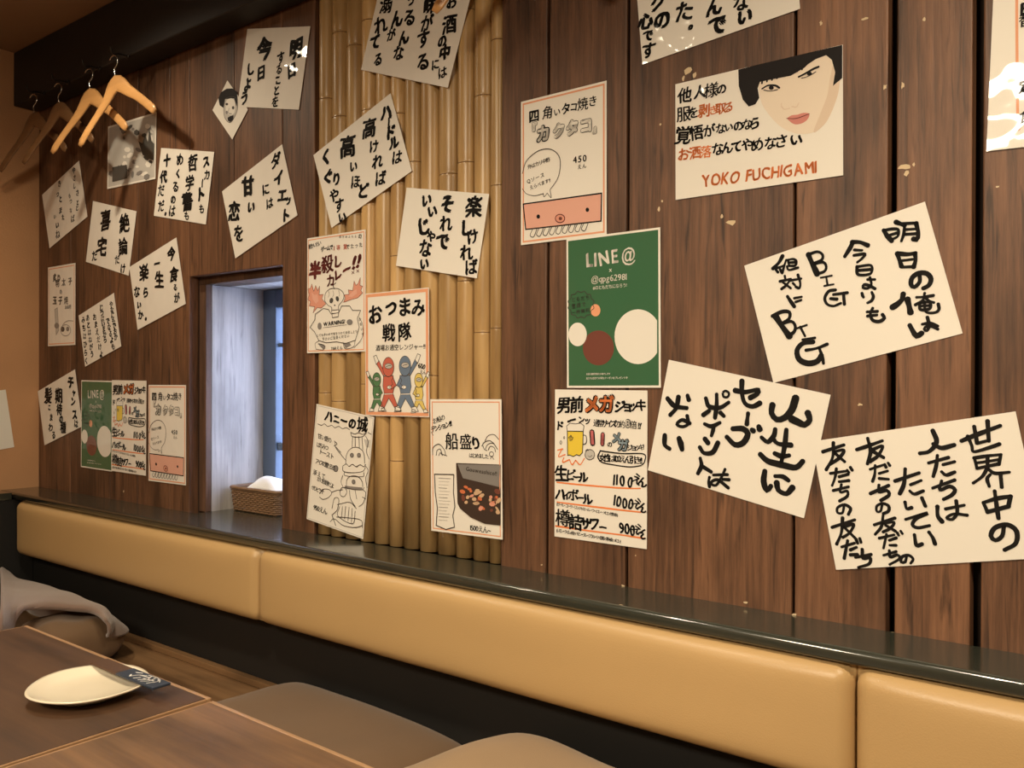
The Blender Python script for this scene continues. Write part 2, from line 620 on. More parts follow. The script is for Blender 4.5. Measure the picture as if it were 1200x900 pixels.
# window niche: reveal, inner trim, pale jamb, sash and pane
bm = bmesh.new()
box(bm, -2.3415, NX0, BY1 + 0.0005, BY1 + 0.02, LED, NZ1, 0.35)
box(bm, -2.3415, NX1, BY1 + 0.0005, BY1 + 0.085, NZ1, NZ1 + 0.0215, 0.2)
structure(mesh_obj('trim_1', bm, M['frame_wood'], bevel=0.0015))
bm = bmesh.new()
box(bm, -2.36, NX0, BY1 + 0.021, NY + 0.04, LED - 0.03, NZ1 - 0.0005)
box(bm, -2.36, NX0, BY1 + 0.0855, NY + 0.04, NZ1, NZ1 + 0.05)
box(bm, NX0, NX1, BY1 + 0.0855, NY + 0.04, NZ1, NZ1 + 0.05)
box(bm, NX1, NX1 + 0.05, BY1 + 0.0205, NY + 0.04, LED - 0.03, NZ1 + 0.05)
structure(mesh_obj('trim_2', bm, M['pale_wood'], bevel=0.001))
win = empty('window_1', (-2.1, NY, LED))
win['kind'] = 'structure'
bm = bmesh.new()
wx = -2.1
box(bm, NX0 - wx, -2.241 - wx, 0.0, 0.035, 0.001, NZ1 - LED - 0.001)
box(bm, NX1 - 0.03 - wx, NX1 - wx, 0.0, 0.035, 0.001, NZ1 - LED - 0.001)
box(bm, -2.2405 - wx, NX1 - 0.0305 - wx, 0.0, 0.035, NZ1 - LED - 0.06, NZ1 - LED - 0.001)
box(bm, -2.2405 - wx, NX1 - 0.0305 - wx, 0.0, 0.035, 0.001, 0.05)
mesh_obj('window_frame', bm, M['blue_frame'], win, bevel=0.003)
bm = bmesh.new()
box(bm, -2.2405 - wx, NX1 - 0.0305 - wx, 0.008, 0.026, 0.50, 0.512)
box(bm, -2.2405 - wx, NX1 - 0.0305 - wx, 0.008, 0.026, 0.175, 0.20)
mesh_obj('glazing_bar', bm, M['blue_frame'], win, bevel=0.002)
bm = bmesh.new()
box(bm, -2.2405 - wx, NX1 - 0.0305 - wx, 0.015, 0.018, 0.051, NZ1 - LED - 0.061)
mesh_obj('pane', bm, M['glass'], win)

# beam under the ceiling
bm = bmesh.new()
box(bm, XL + 0.001, XR - 0.001, 1.362, 1.4465, Z(0.985), CEIL - 0.001)
structure(mesh_obj('trim_3', bm, M['beam'], bevel=0.004))

# ------------------------------------------------------------------ ledge, bench and padded back; the two far hangers are shaded by colour
LF = 1.316


def ledge_profile(bm, x0, x1):
    pr = [(1.4495, LED)]
    for k in range(7):
        an = R(90 * k / 6)
        pr.append((LF + 0.009 - 0.009 * math.sin(an), LED - 0.009 + 0.009 * math.cos(an)))
    pr += [(LF, LED - 0.017), (LF + 0.002, LED - 0.022), (LF + 0.007, LED - 0.024), (1.4495, LED - 0.024)]
    a = [bm.verts.new((x0, y, z)) for y, z in pr]
    c = [bm.verts.new((x1, y, z)) for y, z in pr]
    n = len(pr)
    for i in range(n):
        f = bm.faces.new((a[i], a[(i + 1) % n], c[(i + 1) % n], c[i]))
        f.smooth = 1 <= i <= 9
    bm.faces.new(list(reversed(a)))
    bm.faces.new(c)


bm = bmesh.new()
ledge_profile(bm, XL + 0.001, XR - 0.002)
box(bm, NX0 + 0.0005, NX1 - 0.0005, 1.4497, NY - 0.0005, LED - 0.024, LED - 0.0002)
box(bm, XL + 0.001, XL + 0.105, 0.55, LF - 0.0005, LED - 0.024, LED - 0.0004)
bmesh.ops.recalc_face_normals(bm, faces=bm.faces)
o = mesh_obj('wall_ledge', bm, M['ledge'])
tag(o, 'long black lacquered ledge running below the boarded wall', 'ledge')
bm = bmesh.new()
for i, (px, py, w) in enumerate([(723, 715, .006), (728, 709, .003), (750, 723, .003), (853, 735, .008), (862, 738, .004), (890, 742, .004), (1000, 762, .008), (960, 753, .004), (932, 748, .003), (870, 737, .005)]):
    c = on_height(px, py, LED)
    vs = []
    for k in range(8):
        a = 2 * math.pi * k / 8
        q = random.uniform(.4, 1)
        vs.append(bm.verts.new((c.x + w * 1.6 * q * math.cos(a), max(LF + 0.0085, c.y + w * .6 * q * math.sin(a)), LED + 0.0004)))
    bm.faces.new(vs)
mesh_obj('worn_patch', bm, M['chip'], o)

SEAT = Z(-0.800)
bench = tag(empty('wall_bench', (-0.9, 1.2, 0)), 'long wooden wall bench with a black back panel under the padded backrests', 'bench')
bx0, bx1 = XL + 0.002 + 0.9, XR - 0.004 + 0.9
bm = bmesh.new()
box(bm, bx0, bx1, -0.34, 0.185, SEAT - 0.03, SEAT)
mesh_obj('seat_board', bm, M['bench'], bench, bevel=0.003)
bm = bmesh.new()
box(bm, bx0, bx1, 0.188, 0.245, SEAT - 0.03, LED - 0.0245)
mesh_obj('back_panel', bm, M['panel'], bench)
bm = bmesh.new()
box(bm, bx0, bx0 + 0.10, -0.64, 0.186, SEAT + 0.001, LED - 0.0245)
mesh_obj('end_panel', bm, M['panel'], bench)
bm = bmesh.new()
box(bm, bx0, bx1, 0.166, 0.187, SEAT + 0.0005, SEAT + 0.018)
mesh_obj('rear_strip', bm, M['bench'], bench, bevel=0.002)
bm = bmesh.new()
box(bm, bx0, bx1, -0.30, -0.27, 0.001, SEAT - 0.0305)
mesh_obj('kick_board', bm, M['panel'], bench)


def pad(x0, x1, label):
    """upholstered pad with soft edges and a slightly domed face"""
    z0, z1 = Z(-0.608), LED - 0.0255
    yf, yb = 1.300, 1.3865
    bm = bmesh.new()
    nx, nz = 40, 12
    w, h = x1 - x0, z1 - z0
    cx, cz = (x0 + x1) / 2, (z0 + z1) / 2
    grid = []
    rr = 0.026

    def edge(t, L):
        d = min(t, L - t)
        return max(0.0, 1 - d / rr)

    def samples(L, n):
        s = [rr * (1 - math.cos(math.pi / 2 * k / 6)) for k in range(7)]
        mid = [rr + (L - 2 * rr) * k / n for k in range(1, n)]
        return s + mid + [L - v for v in reversed(s)]
    sx, sz = samples(w, nx), samples(h, nz)
    for t in sx:
        col = []
        for s in sz:
            q = min(1.0, math.hypot(edge(t, w), edge(s, h)))
            e = 1 - math.sqrt(max(0.0, 1 - q * q))
            dome = 0.010 * (1 - (2 * t / w - 1) ** 8) * (1 - (2 * s / h - 1) ** 4)
            wr = 0.0015 * noise.noise((t * 5, s * 9, x0))
            y = yf - dome - wr + rr * e + 0.012
            col.append(bm.verts.new((x0 + t - cx, y - yf, z0 + s - cz)))
        grid.append(col)
    for i in range(len(sx) - 1):
        for j in range(len(sz) - 1):
            bm.faces.new((grid[i][j], grid[i + 1][j], grid[i + 1][j + 1], grid[i][j + 1]))
    # sides back to the board
    per = [grid[i][0] for i in range(len(sx))] + [grid[-1][j] for j in range(1, len(sz))] + [grid[i][-1] for i in range(len(sx) - 2, -1, -1)] + [grid[0][j] for j in range(len(sz) - 2, 0, -1)]
    back = [bm.verts.new((v.co.x, yb - yf, v.co.z)) for v in per]
    n = len(per)
    for i in range(n):
        bm.faces.new((per[(i + 1) % n], per[i], back[i], back[(i + 1) % n]))
    bm.faces.new(back)
    bmesh.ops.recalc_face_normals(bm, faces=bm.faces)
    o = mesh_obj('backrest_pad', bm, M['leather'], smooth=True)
    o.location = (cx, yf, cz)
    tag(o, label, 'backrest', 'padded backrest panels along the wall')
    return o


pad(-3.195, -1.8225, 'tan leatherette backrest pad at the far end, below the window niche')
pad(-1.8195, -0.3815, 'long tan leatherette backrest pad between two seams, below the bamboo')
pad(-0.3785, 1.06, 'tan leatherette backrest pad nearest the camera at the right edge')

# ------------------------------------------------------------------ bamboo
BX = [-1.764, -1.714, -1.661, -1.604, -1.554, -1.501, -1.454, -1.404, -1.347, -1.289, -1.24, -1.189, -1.154]
ORD = ['first', 'second', 'third', 'fourth', 'fifth', 'sixth', 'seventh', 'eighth', 'ninth', 'tenth', 'eleventh', 'twelfth']
NODES = {0: [118, 395, 460], 1: [40, 138, 470], 2: [55, 290], 3: [25, 130, 450], 4: [185, 470], 5: [300, 540], 6: [190, 350], 7: [60, 440], 8: [205, 560], 9: [192, 330, 520], 10: [115, 390], 11: [50, 219, 385]}
for i in range(12):
    x0, x1 = BX[i], BX[i + 1]
    r = (x1 - x0) / 2 * 0.965
    cx = (x0 + x1) / 2
    zb = LED + 0.002
    zt = CEIL - 0.002
    root = tag(empty('bamboo_pole', (cx, 1.447 + r, zb)), '%s bamboo pole from the left in the bamboo wall panel' % ORD[i], 'bamboo pole', 'bamboo poles lining the middle of the wall')
    nz = sorted(on_wall(0.5 * (370 + 18 * 2 * i) if False else 370 + 18 * i, yy).z - zb for yy in NODES[i])
    nz = [z for z in nz if 0.03 < z < zt - zb - 0.03]
    nz += [nz[-1] + random.uniform(.25, .35)] if nz and nz[-1] + .36 < zt - zb else []
    bm = bmesh.new()
    zs = [0.0]
    for z in nz:
        zs += [z - 0.018, z - 0.007, z - 0.0015, z + 0.002, z + 0.007, z + 0.02]
    zs.append(zt - zb)
    prof = []
    for z in sorted(set(zs)):
        k = 1.0
        for q in nz:
            d = z - q
            if abs(d) < 0.003:
                k = 0.955 if d > 0 else 1.0
            elif 0.003 <= d < 0.012:
                k = 0.975
        bow = 0.0008 * math.sin(z * 3 + i * 1.7)
        prof.append((r * k + bow * 0.2 - 0.0002, z))
    lathe(bm, prof, 22)
    mesh_obj('culm', bm, M['bamboo'], root, smooth=True)
    if nz:
        bm = bmesh.new()
        for q in nz:
            pts = [(r * 0.975 * math.cos(a), r * 0.975 * math.sin(a), q) for a in [2 * math.pi * k / 22 for k in range(22)]]
            tube(bm, pts, 0.0012, 5, closed=True)
        mesh_obj('joint_ring', bm, M['bamboo_node'], root, smooth=True)

# ------------------------------------------------------------------ the sheets on the wall
_fc = bpy.data.curves.new('glyph_source', 'FONT')
_fc.resolution_u = 3
_fo = bpy.data.objects.new('glyph_source', _fc)
COL.objects.link(_fo)
_GL = {}


def glyph(ch):
    if ch not in _GL:
        _fc.body = ch
        dg = bpy.context.evaluated_depsgraph_get()
        dg.update()
        me = _fo.evaluated_get(dg).to_mesh()
        vs = [(v.co.x, v.co.y) for v in me.vertices]
        fs = [tuple(p.vertices) for p in me.polygons]
        if not vs:
            _GL[ch] = ([], [], .5)
            return _GL[ch]
        if ord(ch) > 0x2000 and ch not in '…':
            cx, cy, wd = 0.5, 0.38, 1.0
        else:
            xs = [v[0] for v in vs]
            cx, cy, wd = (min(xs) + max(xs)) / 2, 0.35, max(xs) - min(xs) + 0.09
        _GL[ch] = ([(x - cx, y - cy) for x, y in vs], fs, wd)
    return _GL[ch]


class Poster:
    def __init__(self, name, label, cat, quad, y=1.4482, group=None, rect=None, paper='paper', frame=None, wave=0.00005):
        self.frame = frame                   # crop window (x0, y0, zoom) of the photo in which coordinates are given
        self.y = y
        w = [on_wall(px, py) for px, py in quad]
        c = sum(w, Vector()) / 4
        ax = ((w[1] - w[0]) + (w[2] - w[3])) / 2
        ay = ((w[0] - w[3]) + (w[1] - w[2])) / 2
        ang = math.atan2(ax.z, ax.x)
        ang2 = math.atan2(-ay.x, ay.z)
        self.ang = (ang + ang2) / 2
        self.w, self.h = rect if rect else (ax.length, ay.length)
        self.c = Vector((c.x, y, c.z))
        self.X = Vector((math.cos(self.ang), 0, math.sin(self.ang)))
        self.Y = Vector((-math.sin(self.ang), 0, math.cos(self.ang)))
        self.rnd = random.Random(name + label)
        self.ph = [self.rnd.uniform(0, 6.28) for _ in range(4)]
        self.amp = wave
        self.root = empty(name)
        mtx = Matrix((self.X, self.Y, Vector((0, -1, 0)))).transposed().to_4x4()
        mtx.translation = self.c
        self.root.matrix_world = mtx
        tag(self.root, label, cat, group)
        self.layers, self.mats = {}, {}
        self.paper = paper
        self.layer = 0
        self.quad = quad

    # ---- coordinates
    def L(self, x, y, frame=None):
        f = frame or self.frame
        if f:
            x, y = f[0] + x / f[2], f[1] + y / f[2]
        p = on_wall(x, y) - Vector((self.c.x, D, self.c.z))
        return Vector((p.dot(self.X), p.dot(self.Y)))

    def mpp(self, x, y):
        f = self.frame
        a, b = (x, y - 2), (x, y + 2)
        if f:
            a = (f[0] + x / f[2], f[1] + (y - 2) / f[2])
            b = (f[0] + x / f[2], f[1] + (y + 2) / f[2])
        return (on_wall(*a) - on_wall(*b)).length / 4

    def wave(self, x, y):
        p = self.ph
        return self.amp * (math.sin(x * 31 + p[0] + y * 9) + math.sin(y * 27 + p[1] - x * 11) + 2)

    def bm(self, part, col):
        k = (part, col) if part == 'lettering' else (part, '')
        if k not in self.layers:
            self.layers[k] = bmesh.new()
            self.mats[k] = []
        if col not in self.mats[k]:
            self.mats[k].append(col)
        self.mi = self.mats[k].index(col)
        return self.layers[k]

    def put(self, part, col, pts, faces, layer):
        b_ = self.bm(part, col)
        vs = [b_.verts.new((p[0], p[1], 0.0007 + 0.00022 * layer + self.wave(p[0], p[1]))) for p in pts]
        for f in faces:
            try:
                b_.faces.new([vs[i] for i in f]).material_index = self.mi
            except ValueError:
                pass

    # ---- lettering with the built-in font, thickened like a brush
    def g(self, ch, x, y, size, col='black', part='lettering', rot=0.0, wt=0.055, sx=1.0, up=False, layer=3, jit=0.05, loc=None, ring=False):
        vs, fs, wd = glyph(ch)
        if not vs:
            return
        c = loc if loc is not None else self.L(x, y)
        em = size * 1.06 * self.mpp(x, y)
        if (len(vs) > 58 or ch in '高書喜詰種期髪酒戦隊焼様楽男前絶論生殺溺') and wt < 0.08:
            wt *= 0.62
        if len(vs) > 90 and wt < 0.08:
            wt *= 0.8
        if ch in 'もだやさしつとなにはをるがのいれ' and size < 46:
            wt *= 0.8
        if ch.isdigit() and wt > 0.045 and wt < 0.072:
            wt = 0.04
        base = self.rnd.uniform(-jit, jit) + rot - (self.ang if up else 0)
        ca, sa = math.cos(base), math.sin(base)
        sh = self.rnd.uniform(-0.08, 0.08)
        s1, s2 = self.rnd.uniform(0, 9), self.rnd.uniform(0, 9)
        if ring:
            offs = [(math.cos(k * math.pi / 4), math.sin(k * math.pi / 4)) for k in range(8)]
        elif wt > 0.03:
            offs = [(-1.0, -.55), (-.45, .55), (0, -.25), (.45, -.6), (1.0, .55), (.3, .8)]
        elif wt > 0:
            offs = [(-.7, -.4), (.7, .4)]
        else:
            offs = [(0, 0)]
        for dx, dy in offs:
            pts = []
            for px, py in vs:
                if wt > 0.03 and not ring:
                    px2 = px + 0.030 * math.sin(py * 6.5 + s1) + 0.012 * math.sin(py * 15 + s2)
                    py2 = py + 0.030 * math.sin(px * 6.0 + s2) + 0.012 * math.sin(px * 14 + s1)
                else:
                    px2, py2 = px, py
                X = (px2 + dx * wt) * sx + sh * py2
                Yv = py2 + dy * wt
                X, Yv = X * em, Yv * em
                pts.append((c.x + X * ca - Yv * sa, c.y + X * sa + Yv * ca))
            self.put(part, col, pts, fs, layer)

    def run(self, text, a, b, size, col='black', part='lettering', wt=0.05, sx=1.0, layer=3, size2=None, jit=0.04, vertical=False):
        """letters spread evenly along a line from a to b (centres of the first and last)"""
        n = len(text)
        size2 = size2 or size
        la, lb = self.L(*a), self.L(*b)
        rot = 0 if vertical else math.atan2(lb.y - la.y, lb.x - la.x)
        wd = [glyph(c)[2] if c != ' ' else .4 for c in text]
        pos = [0.0]
        for i in range(1, n):
            pos.append(pos[-1] + (1 if vertical else (wd[i - 1] + wd[i]) / 2))
        tot = pos[-1] or 1
        for i, ch in enumerate(text):
            t = pos[i] / tot
            x, y = a[0] + (b[0] - a[0]) * t, a[1] + (b[1] - a[1]) * t
            if ch != ' ':
                self.g(ch, x, y, size + (size2 - size) * t, col, part, rot, wt, sx, layer=layer, jit=jit, loc=la + (lb - la) * t)

    # ---- drawn strokes, shapes
    def s(self, pts, w, col='black', part='lettering', layer=3, taper=0.75, closed=False, px=True):
        mp = self.mpp(*pts[0])
        P = [self.L(*p) for p in pts]
        if closed:
            P = P + [P[0]]
        W = w * mp / 2
        Q = catmull([(p.x, p.y, 0) for p in P], max(W * 0.8, 0.0012)) if len(P) > 2 else [Vector((p.x, p.y, 0)) for p in P]
        n = len(Q)
        if n < 2:
            return
        b_left, b_right = [], []
        ph = self.rnd.uniform(0, 6)
        for i in range(n):
            t = (Q[min(i + 1, n - 1)] - Q[max(i - 1, 0)])
            if t.length < 1e-9:
                t = Vector((1, 0, 0))
            t.normalize()
            nn = Vector((-t.y, t.x, 0))
            f = i / (n - 1)
            k = taper + (1 - taper) * (0.5 + 0.5 * math.cos(f * 5 + ph))
            if closed:
                k = 1
            b_left.append(Q[i] + nn * W * k)
            b_right.append(Q[i] - nn * W * k)
        pts_, fs = [], []
        for a, c in zip(b_left, b_right):
            pts_ += [a, c]
        for i in range(n - 1):
            fs.append((2 * i + 1, 2 * i + 3, 2 * i + 2, 2 * i))
        # round ends
        if not closed:
            for cen, ref in ((Q[0], b_left[0]), (Q[-1], b_left[-1])):
                rad = (ref - cen).length * 1.06
                s0 = len(pts_)
                for k in range(9):
                    an = 2 * math.pi * k / 9
                    pts_.append(cen + Vector((math.cos(an) * rad, math.sin(an) * rad, 0)))
                fs.append(tuple(range(s0, s0 + 9)))
        self.put(part, col, pts_, fs, layer)

    def many(self, w, lines, col='black', part='lettering', **k):
        for l in lines:
            self.s(l, w, col, part, **k)

    def poly(self, pts, col, part='drawing', layer=1, outline=0, oc='pencil', smooth=False):
        P = [self.L(*p) for p in pts]
        if smooth:
            Q = catmull([(p.x, p.y, 0) for p in P + [P[0]]], 0.003)[:-1]
            P = [Vector((q.x, q.y)) for q in Q]
        b_ = self.bm(part, col)
        vs = [b_.verts.new((p.x, p.y, 0.0007 + 0.00022 * layer + self.wave(p.x, p.y))) for p in P]
        ar = sum(P[i].x * P[(i + 1) % len(P)].y - P[(i + 1) % len(P)].x * P[i].y for i in range(len(P)))
        if ar < 0:
            vs.reverse()
        es = [b_.edges.new((vs[i], vs[(i + 1) % len(vs)])) for i in range(len(vs))]
        for el in bmesh.ops.triangle_fill(b_, edges=es, use_beauty=True, normal=(0, 0, 1))['geom']:
            if isinstance(el, bmesh.types.BMFace):
                el.material_index = self.mi
        if outline:
            if smooth:
                self.s(pts, outline, oc, part, layer=layer + 1, closed=True, taper=1)
            else:
                for i in range(len(pts)):
                    self.s([pts[i], pts[(i + 1) % len(pts)]], outline, oc, part, layer=layer + 1, taper=1)

    def dot(self, x, y, rx, ry, col, part='drawing', layer=2, outline=0, oc='pencil', n=18, rot=0.0):
        pts = []
        for k in range(n):
            a = 2 * math.pi * k / n
            u, v = rx * math.cos(a), ry * math.sin(a)
            pts.append((x + u * math.cos(rot) - v * math.sin(rot), y + u * math.sin(rot) + v * math.cos(rot)))
        if col:
            P = [self.L(*p) for p in pts]
            self.put(part, col, P, [tuple(reversed(range(n)))], layer)
        if outline:
            self.s(pts, outline, oc, part, layer=layer + 1, closed=True, taper=1)

    def border(self, col, inset, width, part='border'):
        """a line drawn round the sheet, in metres"""
        w, h = self.w / 2 - inset, self.h / 2 - inset
        o = [(-w, -h), (w, -h), (w, h), (-w, h)]
        i = [(x - math.copysign(width, x), y - math.copysign(width, y)) for x, y in o]
        for k in range(4):
            a, b_, c, d = Vector(o[k]), Vector(o[(k + 1) % 4]), Vector(i[(k + 1) % 4]), Vector(i[k])
            n = 12
            pts = []
            for j in range(n + 1):
                t = j / n
                pts += [a.lerp(b_, t), d.lerp(c, t)]
            self.put(part, col, pts, [(2 * j, 2 * j + 2, 2 * j + 3, 2 * j + 1) for j in range(n)], 1)

    def panel(self, col, inset, part='print', layer=0):
        w, h = self.w / 2 - inset, self.h / 2 - inset
        n = 12
        pts = [(-w + 2 * w * i / n, -h + 2 * h * j / n) for j in range(n + 1) for i in range(n + 1)]
        self.put(part, col, pts, [(j * (n + 1) + i, j * (n + 1) + i + 1, (j + 1) * (n + 1) + i + 1, (j + 1) * (n + 1) + i) for j in range(n) for i in range(n)], layer)

    def build(self):
        n = 14
        w, h = self.w / 2, self.h / 2
        b_ = bmesh.new()
        top, bot = [], []
        for j in range(n + 1):
            for i in range(n + 1):
                x, y = -w + 2 * w * i / n, -h + 2 * h * j / n
                z = self.wave(x, y)
                top.append(b_.verts.new((x, y, z + 0.0006)))
                bot.append(b_.verts.new((x, y, z)))
        q = n + 1
        for j in range(n):
            for i in range(n):
                k = j * q + i
                b_.faces.new((top[k], top[k + 1], top[k + q + 1], top[k + q]))
                b_.faces.new((bot[k], bot[k + q], bot[k + q + 1], bot[k + 1]))
        for k in range(n):
            for a, c in ((k, k + 1), (n * q + k + 1, n * q + k), ((k + 1) * q, k * q), (k * q + n, (k + 1) * q + n)):
                b_.faces.new((top[c], top[a], bot[a], bot[c]))
        mesh_obj('sheet', b_, INK[self.paper], self.root, smooth=False)
        for (part, col), bb in self.layers.items():
            o = mesh_obj(part, bb, [INK[c] for c in self.mats[(part, col)]], self.root)
            if part == 'lettering' and col not in ('black', 'pencil'):
                o['label'] = '%s lettering' % col.replace('_', ' ')
        return self.root

    def copy_to(self, quad, label, y=None):
        """a second print of the same sheet somewhere else on the wall"""
        w = [on_wall(px, py) for px, py in quad]
        c = sum(w, Vector()) / 4
        ax = (w[1] - w[0]) + (w[2] - w[3])
        ay = (w[0] - w[3]) + (w[1] - w[2])
        a = (math.atan2(ax.z, ax.x) + math.atan2(-ay.x, ay.z)) / 2
        X, Yv = Vector((math.cos(a), 0, math.sin(a))), Vector((-math.sin(a), 0, math.cos(a)))
        mtx = Matrix((X, Yv, Vector((0, -1, 0)))).transposed().to_4x4()
        mtx.translation = Vector((c.x, y or self.y, c.z))
        r = self.root.copy()
        COL.objects.link(r)
        r.matrix_world = mtx
        r['label'] = label
        for ch in list(self.root.children):
            k = ch.copy()
            COL.objects.link(k)
            k.parent = r
            k.matrix_parent_inverse = Matrix()
        return r


QG = 'hand brushed sayings pinned over the wall'
MG = 'menu and notice sheets on the wall'

# --- big right-hand sayings, written stroke by stroke
p = Poster('calligraphy_sheet', 'laminated white sheet of thick black brush writing in which BIG appears twice', 'poster',
           [(872.8, 311.5), (1084, 236.5), (1128.5, 390.7), (906.7, 448.8)], 1.4488, QG, frame=(860, 220, 3.75))
for w, ls in [
    (20, [[(660, 188), (678, 215), (695, 234)], [(715, 152), (735, 160), (752, 166)], [(803, 158), (812, 200), (806, 228), (792, 226)]]),
    (13, [[(662, 188), (700, 182), (724, 186), (722, 214), (696, 228)], [(690, 208), (718, 200)], [(715, 158), (760, 158), (803, 156)], [(752, 165), (748, 205), (738, 235)], [(752, 185), (800, 182)], [(750, 206), (800, 203)]]),
    (19, [[(720, 290), (730, 320), (738, 345)], [(724, 290), (765, 293), (800, 288)], [(798, 290), (800, 320), (792, 348)]]),
    (13, [[(734, 322), (794, 314)], [(738, 350), (792, 347)]]),
    (20, [[(818, 385), (818, 415), (795, 437), (780, 425), (786, 395), (815, 376), (850, 378), (868, 402), (858, 430), (835, 442)]]),
    (25, [[(746, 468), (742, 490), (720, 512), (700, 525)], [(765, 492), (772, 520), (778, 548)]]),
    (13, [[(805, 482), (840, 480), (878, 474)], [(840, 464), (832, 495), (800, 515)], [(842, 482), (860, 498), (880, 505)], [(818, 508), (822, 536), (862, 532), (862, 504), (818, 508)],
          [(820, 521), (860, 518)], [(840, 502), (842, 540), (858, 550), (888, 548), (903, 535), (900, 512)]]),
    (23, [[(775, 605), (788, 630), (805, 652), (826, 640)]]),
    (14, [[(830, 600), (865, 596), (898, 608)], [(852, 570), (860, 605), (850, 628), (838, 622), (850, 608), (875, 612), (898, 622)]]),
    (19, [[(525, 240), (515, 262), (490, 302)], [(522, 240), (555, 240), (590, 254)]]),
    (13, [[(532, 274), (565, 276)], [(530, 298), (578, 292), (565, 312), (545, 328)], [(543, 348), (548, 382), (602, 378), (604, 342), (543, 348)], [(550, 364), (600, 360)]]),
    (13, [[(590, 404), (622, 404)], [(600, 395), (606, 425), (592, 442), (570, 440), (575, 426), (600, 432), (622, 444)], [(565, 464), (568, 475), (572, 482)], [(608, 460), (615, 478), (608, 496), (590, 506)]]),
    (15, [[(612, 530), (602, 555), (612, 582), (640, 588), (663, 574), (655, 558)], [(588, 546), (632, 544)], [(590, 564), (630, 560)]]),
    (24, [[(330, 295), (345, 330), (368, 378)]]),
    (14, [[(335, 292), (370, 282), (392, 296), (388, 318), (352, 335)], [(352, 335), (395, 328), (408, 348), (400, 368), (368, 380)]]),
    (10, [[(384, 396), (432, 387)], [(408, 392), (414, 428)], [(400, 432), (440, 425)]]),
    (13, [[(448, 450), (420, 455), (402, 485), (412, 512), (440, 520), (472, 508)], [(440, 470), (500, 462)], [(484, 464), (488, 512)], [(428, 488), (455, 490)]]),
    (17, [[(216, 302), (200, 330), (175, 355)]]),
    (11, [[(180, 356), (205, 350), (222, 342)], [(232, 318), (222, 350), (215, 376)], [(240, 318), (245, 342)], [(240, 318), (262, 314), (276, 322), (272, 342), (244, 344)], [(244, 330), (274, 328)], [(236, 346), (244, 362), (284, 352)],
          [(188, 362), (196, 372)], [(206, 360), (212, 372)]]),
    (12, [[(205, 412), (252, 402)], [(226, 388), (230, 408)], [(248, 408), (232, 430), (212, 445)], [(218, 416), (252, 442)], [(252, 408), (298, 400)], [(284, 384), (294, 420), (290, 442), (275, 436)], [(262, 420), (270, 428)]]),
    (16, [[(238, 478), (252, 500), (268, 522)]]),
    (12, [[(268, 486), (300, 480)], [(274, 502), (298, 494)]]),
    (27, [[(186, 565), (215, 610), (246, 652)]]),
    (16, [[(172, 564), (215, 545), (246, 548), (245, 575), (210, 598)], [(210, 598), (255, 588), (272, 608), (268, 632), (248, 648)]]),
    (11, [[(274, 620), (322, 604)], [(294, 612), (315, 652)], [(304, 668), (358, 660)]]),
    (24, [[(350, 678), (305, 684), (280, 715), (290, 755), (330, 772), (370, 762), (386, 738)]]),
    (14, [[(320, 714), (365, 706), (412, 688)], [(376, 702), (390, 740), (396, 772)]]),
]:
    p.many(w * 1.12, ls)
p.build()

p = Poster('calligraphy_sheet', 'laminated white sheet, thickest brush strokes of all, leaning clockwise beside the drinks menu', 'poster',
           [(784.5, 421.7), (973.4, 462.5), (942.9, 607.8), (759.8, 550.4)], 1.4488, QG, frame=(750, 410, 4.2875))
for w, ls in [
    (34, [[(668, 278), (664, 318), (690, 350), (730, 340), (766, 300), (784, 244)], [(766, 348), (795, 362), (830, 376), (855, 352), (846, 318)]]),
    (24, [[(682, 400), (676, 430), (645, 462), (614, 440)], [(668, 440), (695, 470), (760, 478)], [(738, 402), (730, 480), (714, 560)], [(680, 520), (715, 534), (752, 530)]]),
    (29, [[(608, 525), (645, 558), (720, 578), (785, 590), (820, 560)]]),
    (28, [[(630, 610), (624, 660), (640, 706), (660, 684)], [(690, 668), (698, 704), (738, 722), (768, 692)]]),
    (22, [[(682, 634), (720, 636), (748, 655)]]),
    (25, [[(482, 204), (530, 212), (598, 200), (590, 222), (558, 240)], [(515, 158), (515, 215), (530, 268), (568, 284), (604, 268)]]),
    (22, [[(546, 320), (542, 348), (540, 372)]]),
    (28, [[(470, 396), (520, 396), (545, 422), (522, 466), (480, 476), (440, 438)]]),
    (28, [[(566, 402), (572, 406)], [(600, 386), (604, 398)]]),
    (22, [[(334, 244), (350, 284), (405, 290), (448, 264)], [(388, 224), (388, 280), (380, 340)], [(350, 306), (322, 326)], [(408, 316), (424, 332)]]),
    (20, [[(328, 372), (362, 384), (404, 366)], [(374, 382), (370, 405), (362, 430)]]),
    (24, [[(330, 448), (344, 466)], [(304, 490), (325, 518), (368, 514), (394, 468)]]),
    (21, [[(306, 545), (312, 582), (294, 620)], [(312, 582), (360, 612)]]),
    (16, [[(352, 640), (348, 662), (352, 686)], [(372, 628), (442, 626)], [(430, 600), (412, 640), (384, 680), (358, 668), (392, 652), (446, 692)], [(420, 650), (450, 652)]]),
    (24, [[(142, 245), (178, 282), (238, 292)], [(196, 238), (186, 290), (156, 326)], [(242, 230), (248, 250)]]),
    (19, [[(240, 332), (246, 370), (218, 386), (188, 374), (215, 352), (252, 368)]]),
    (24, [[(128, 430), (128, 478), (152, 496)]]),
    (30, [[(200, 446), (208, 470), (214, 498)]]),
]:
    p.many(w * 1.15, ls)
p.s([(418, 215), (433, 206), (450, 218), (444, 236), (424, 236)], 13, closed=True)
p.build()

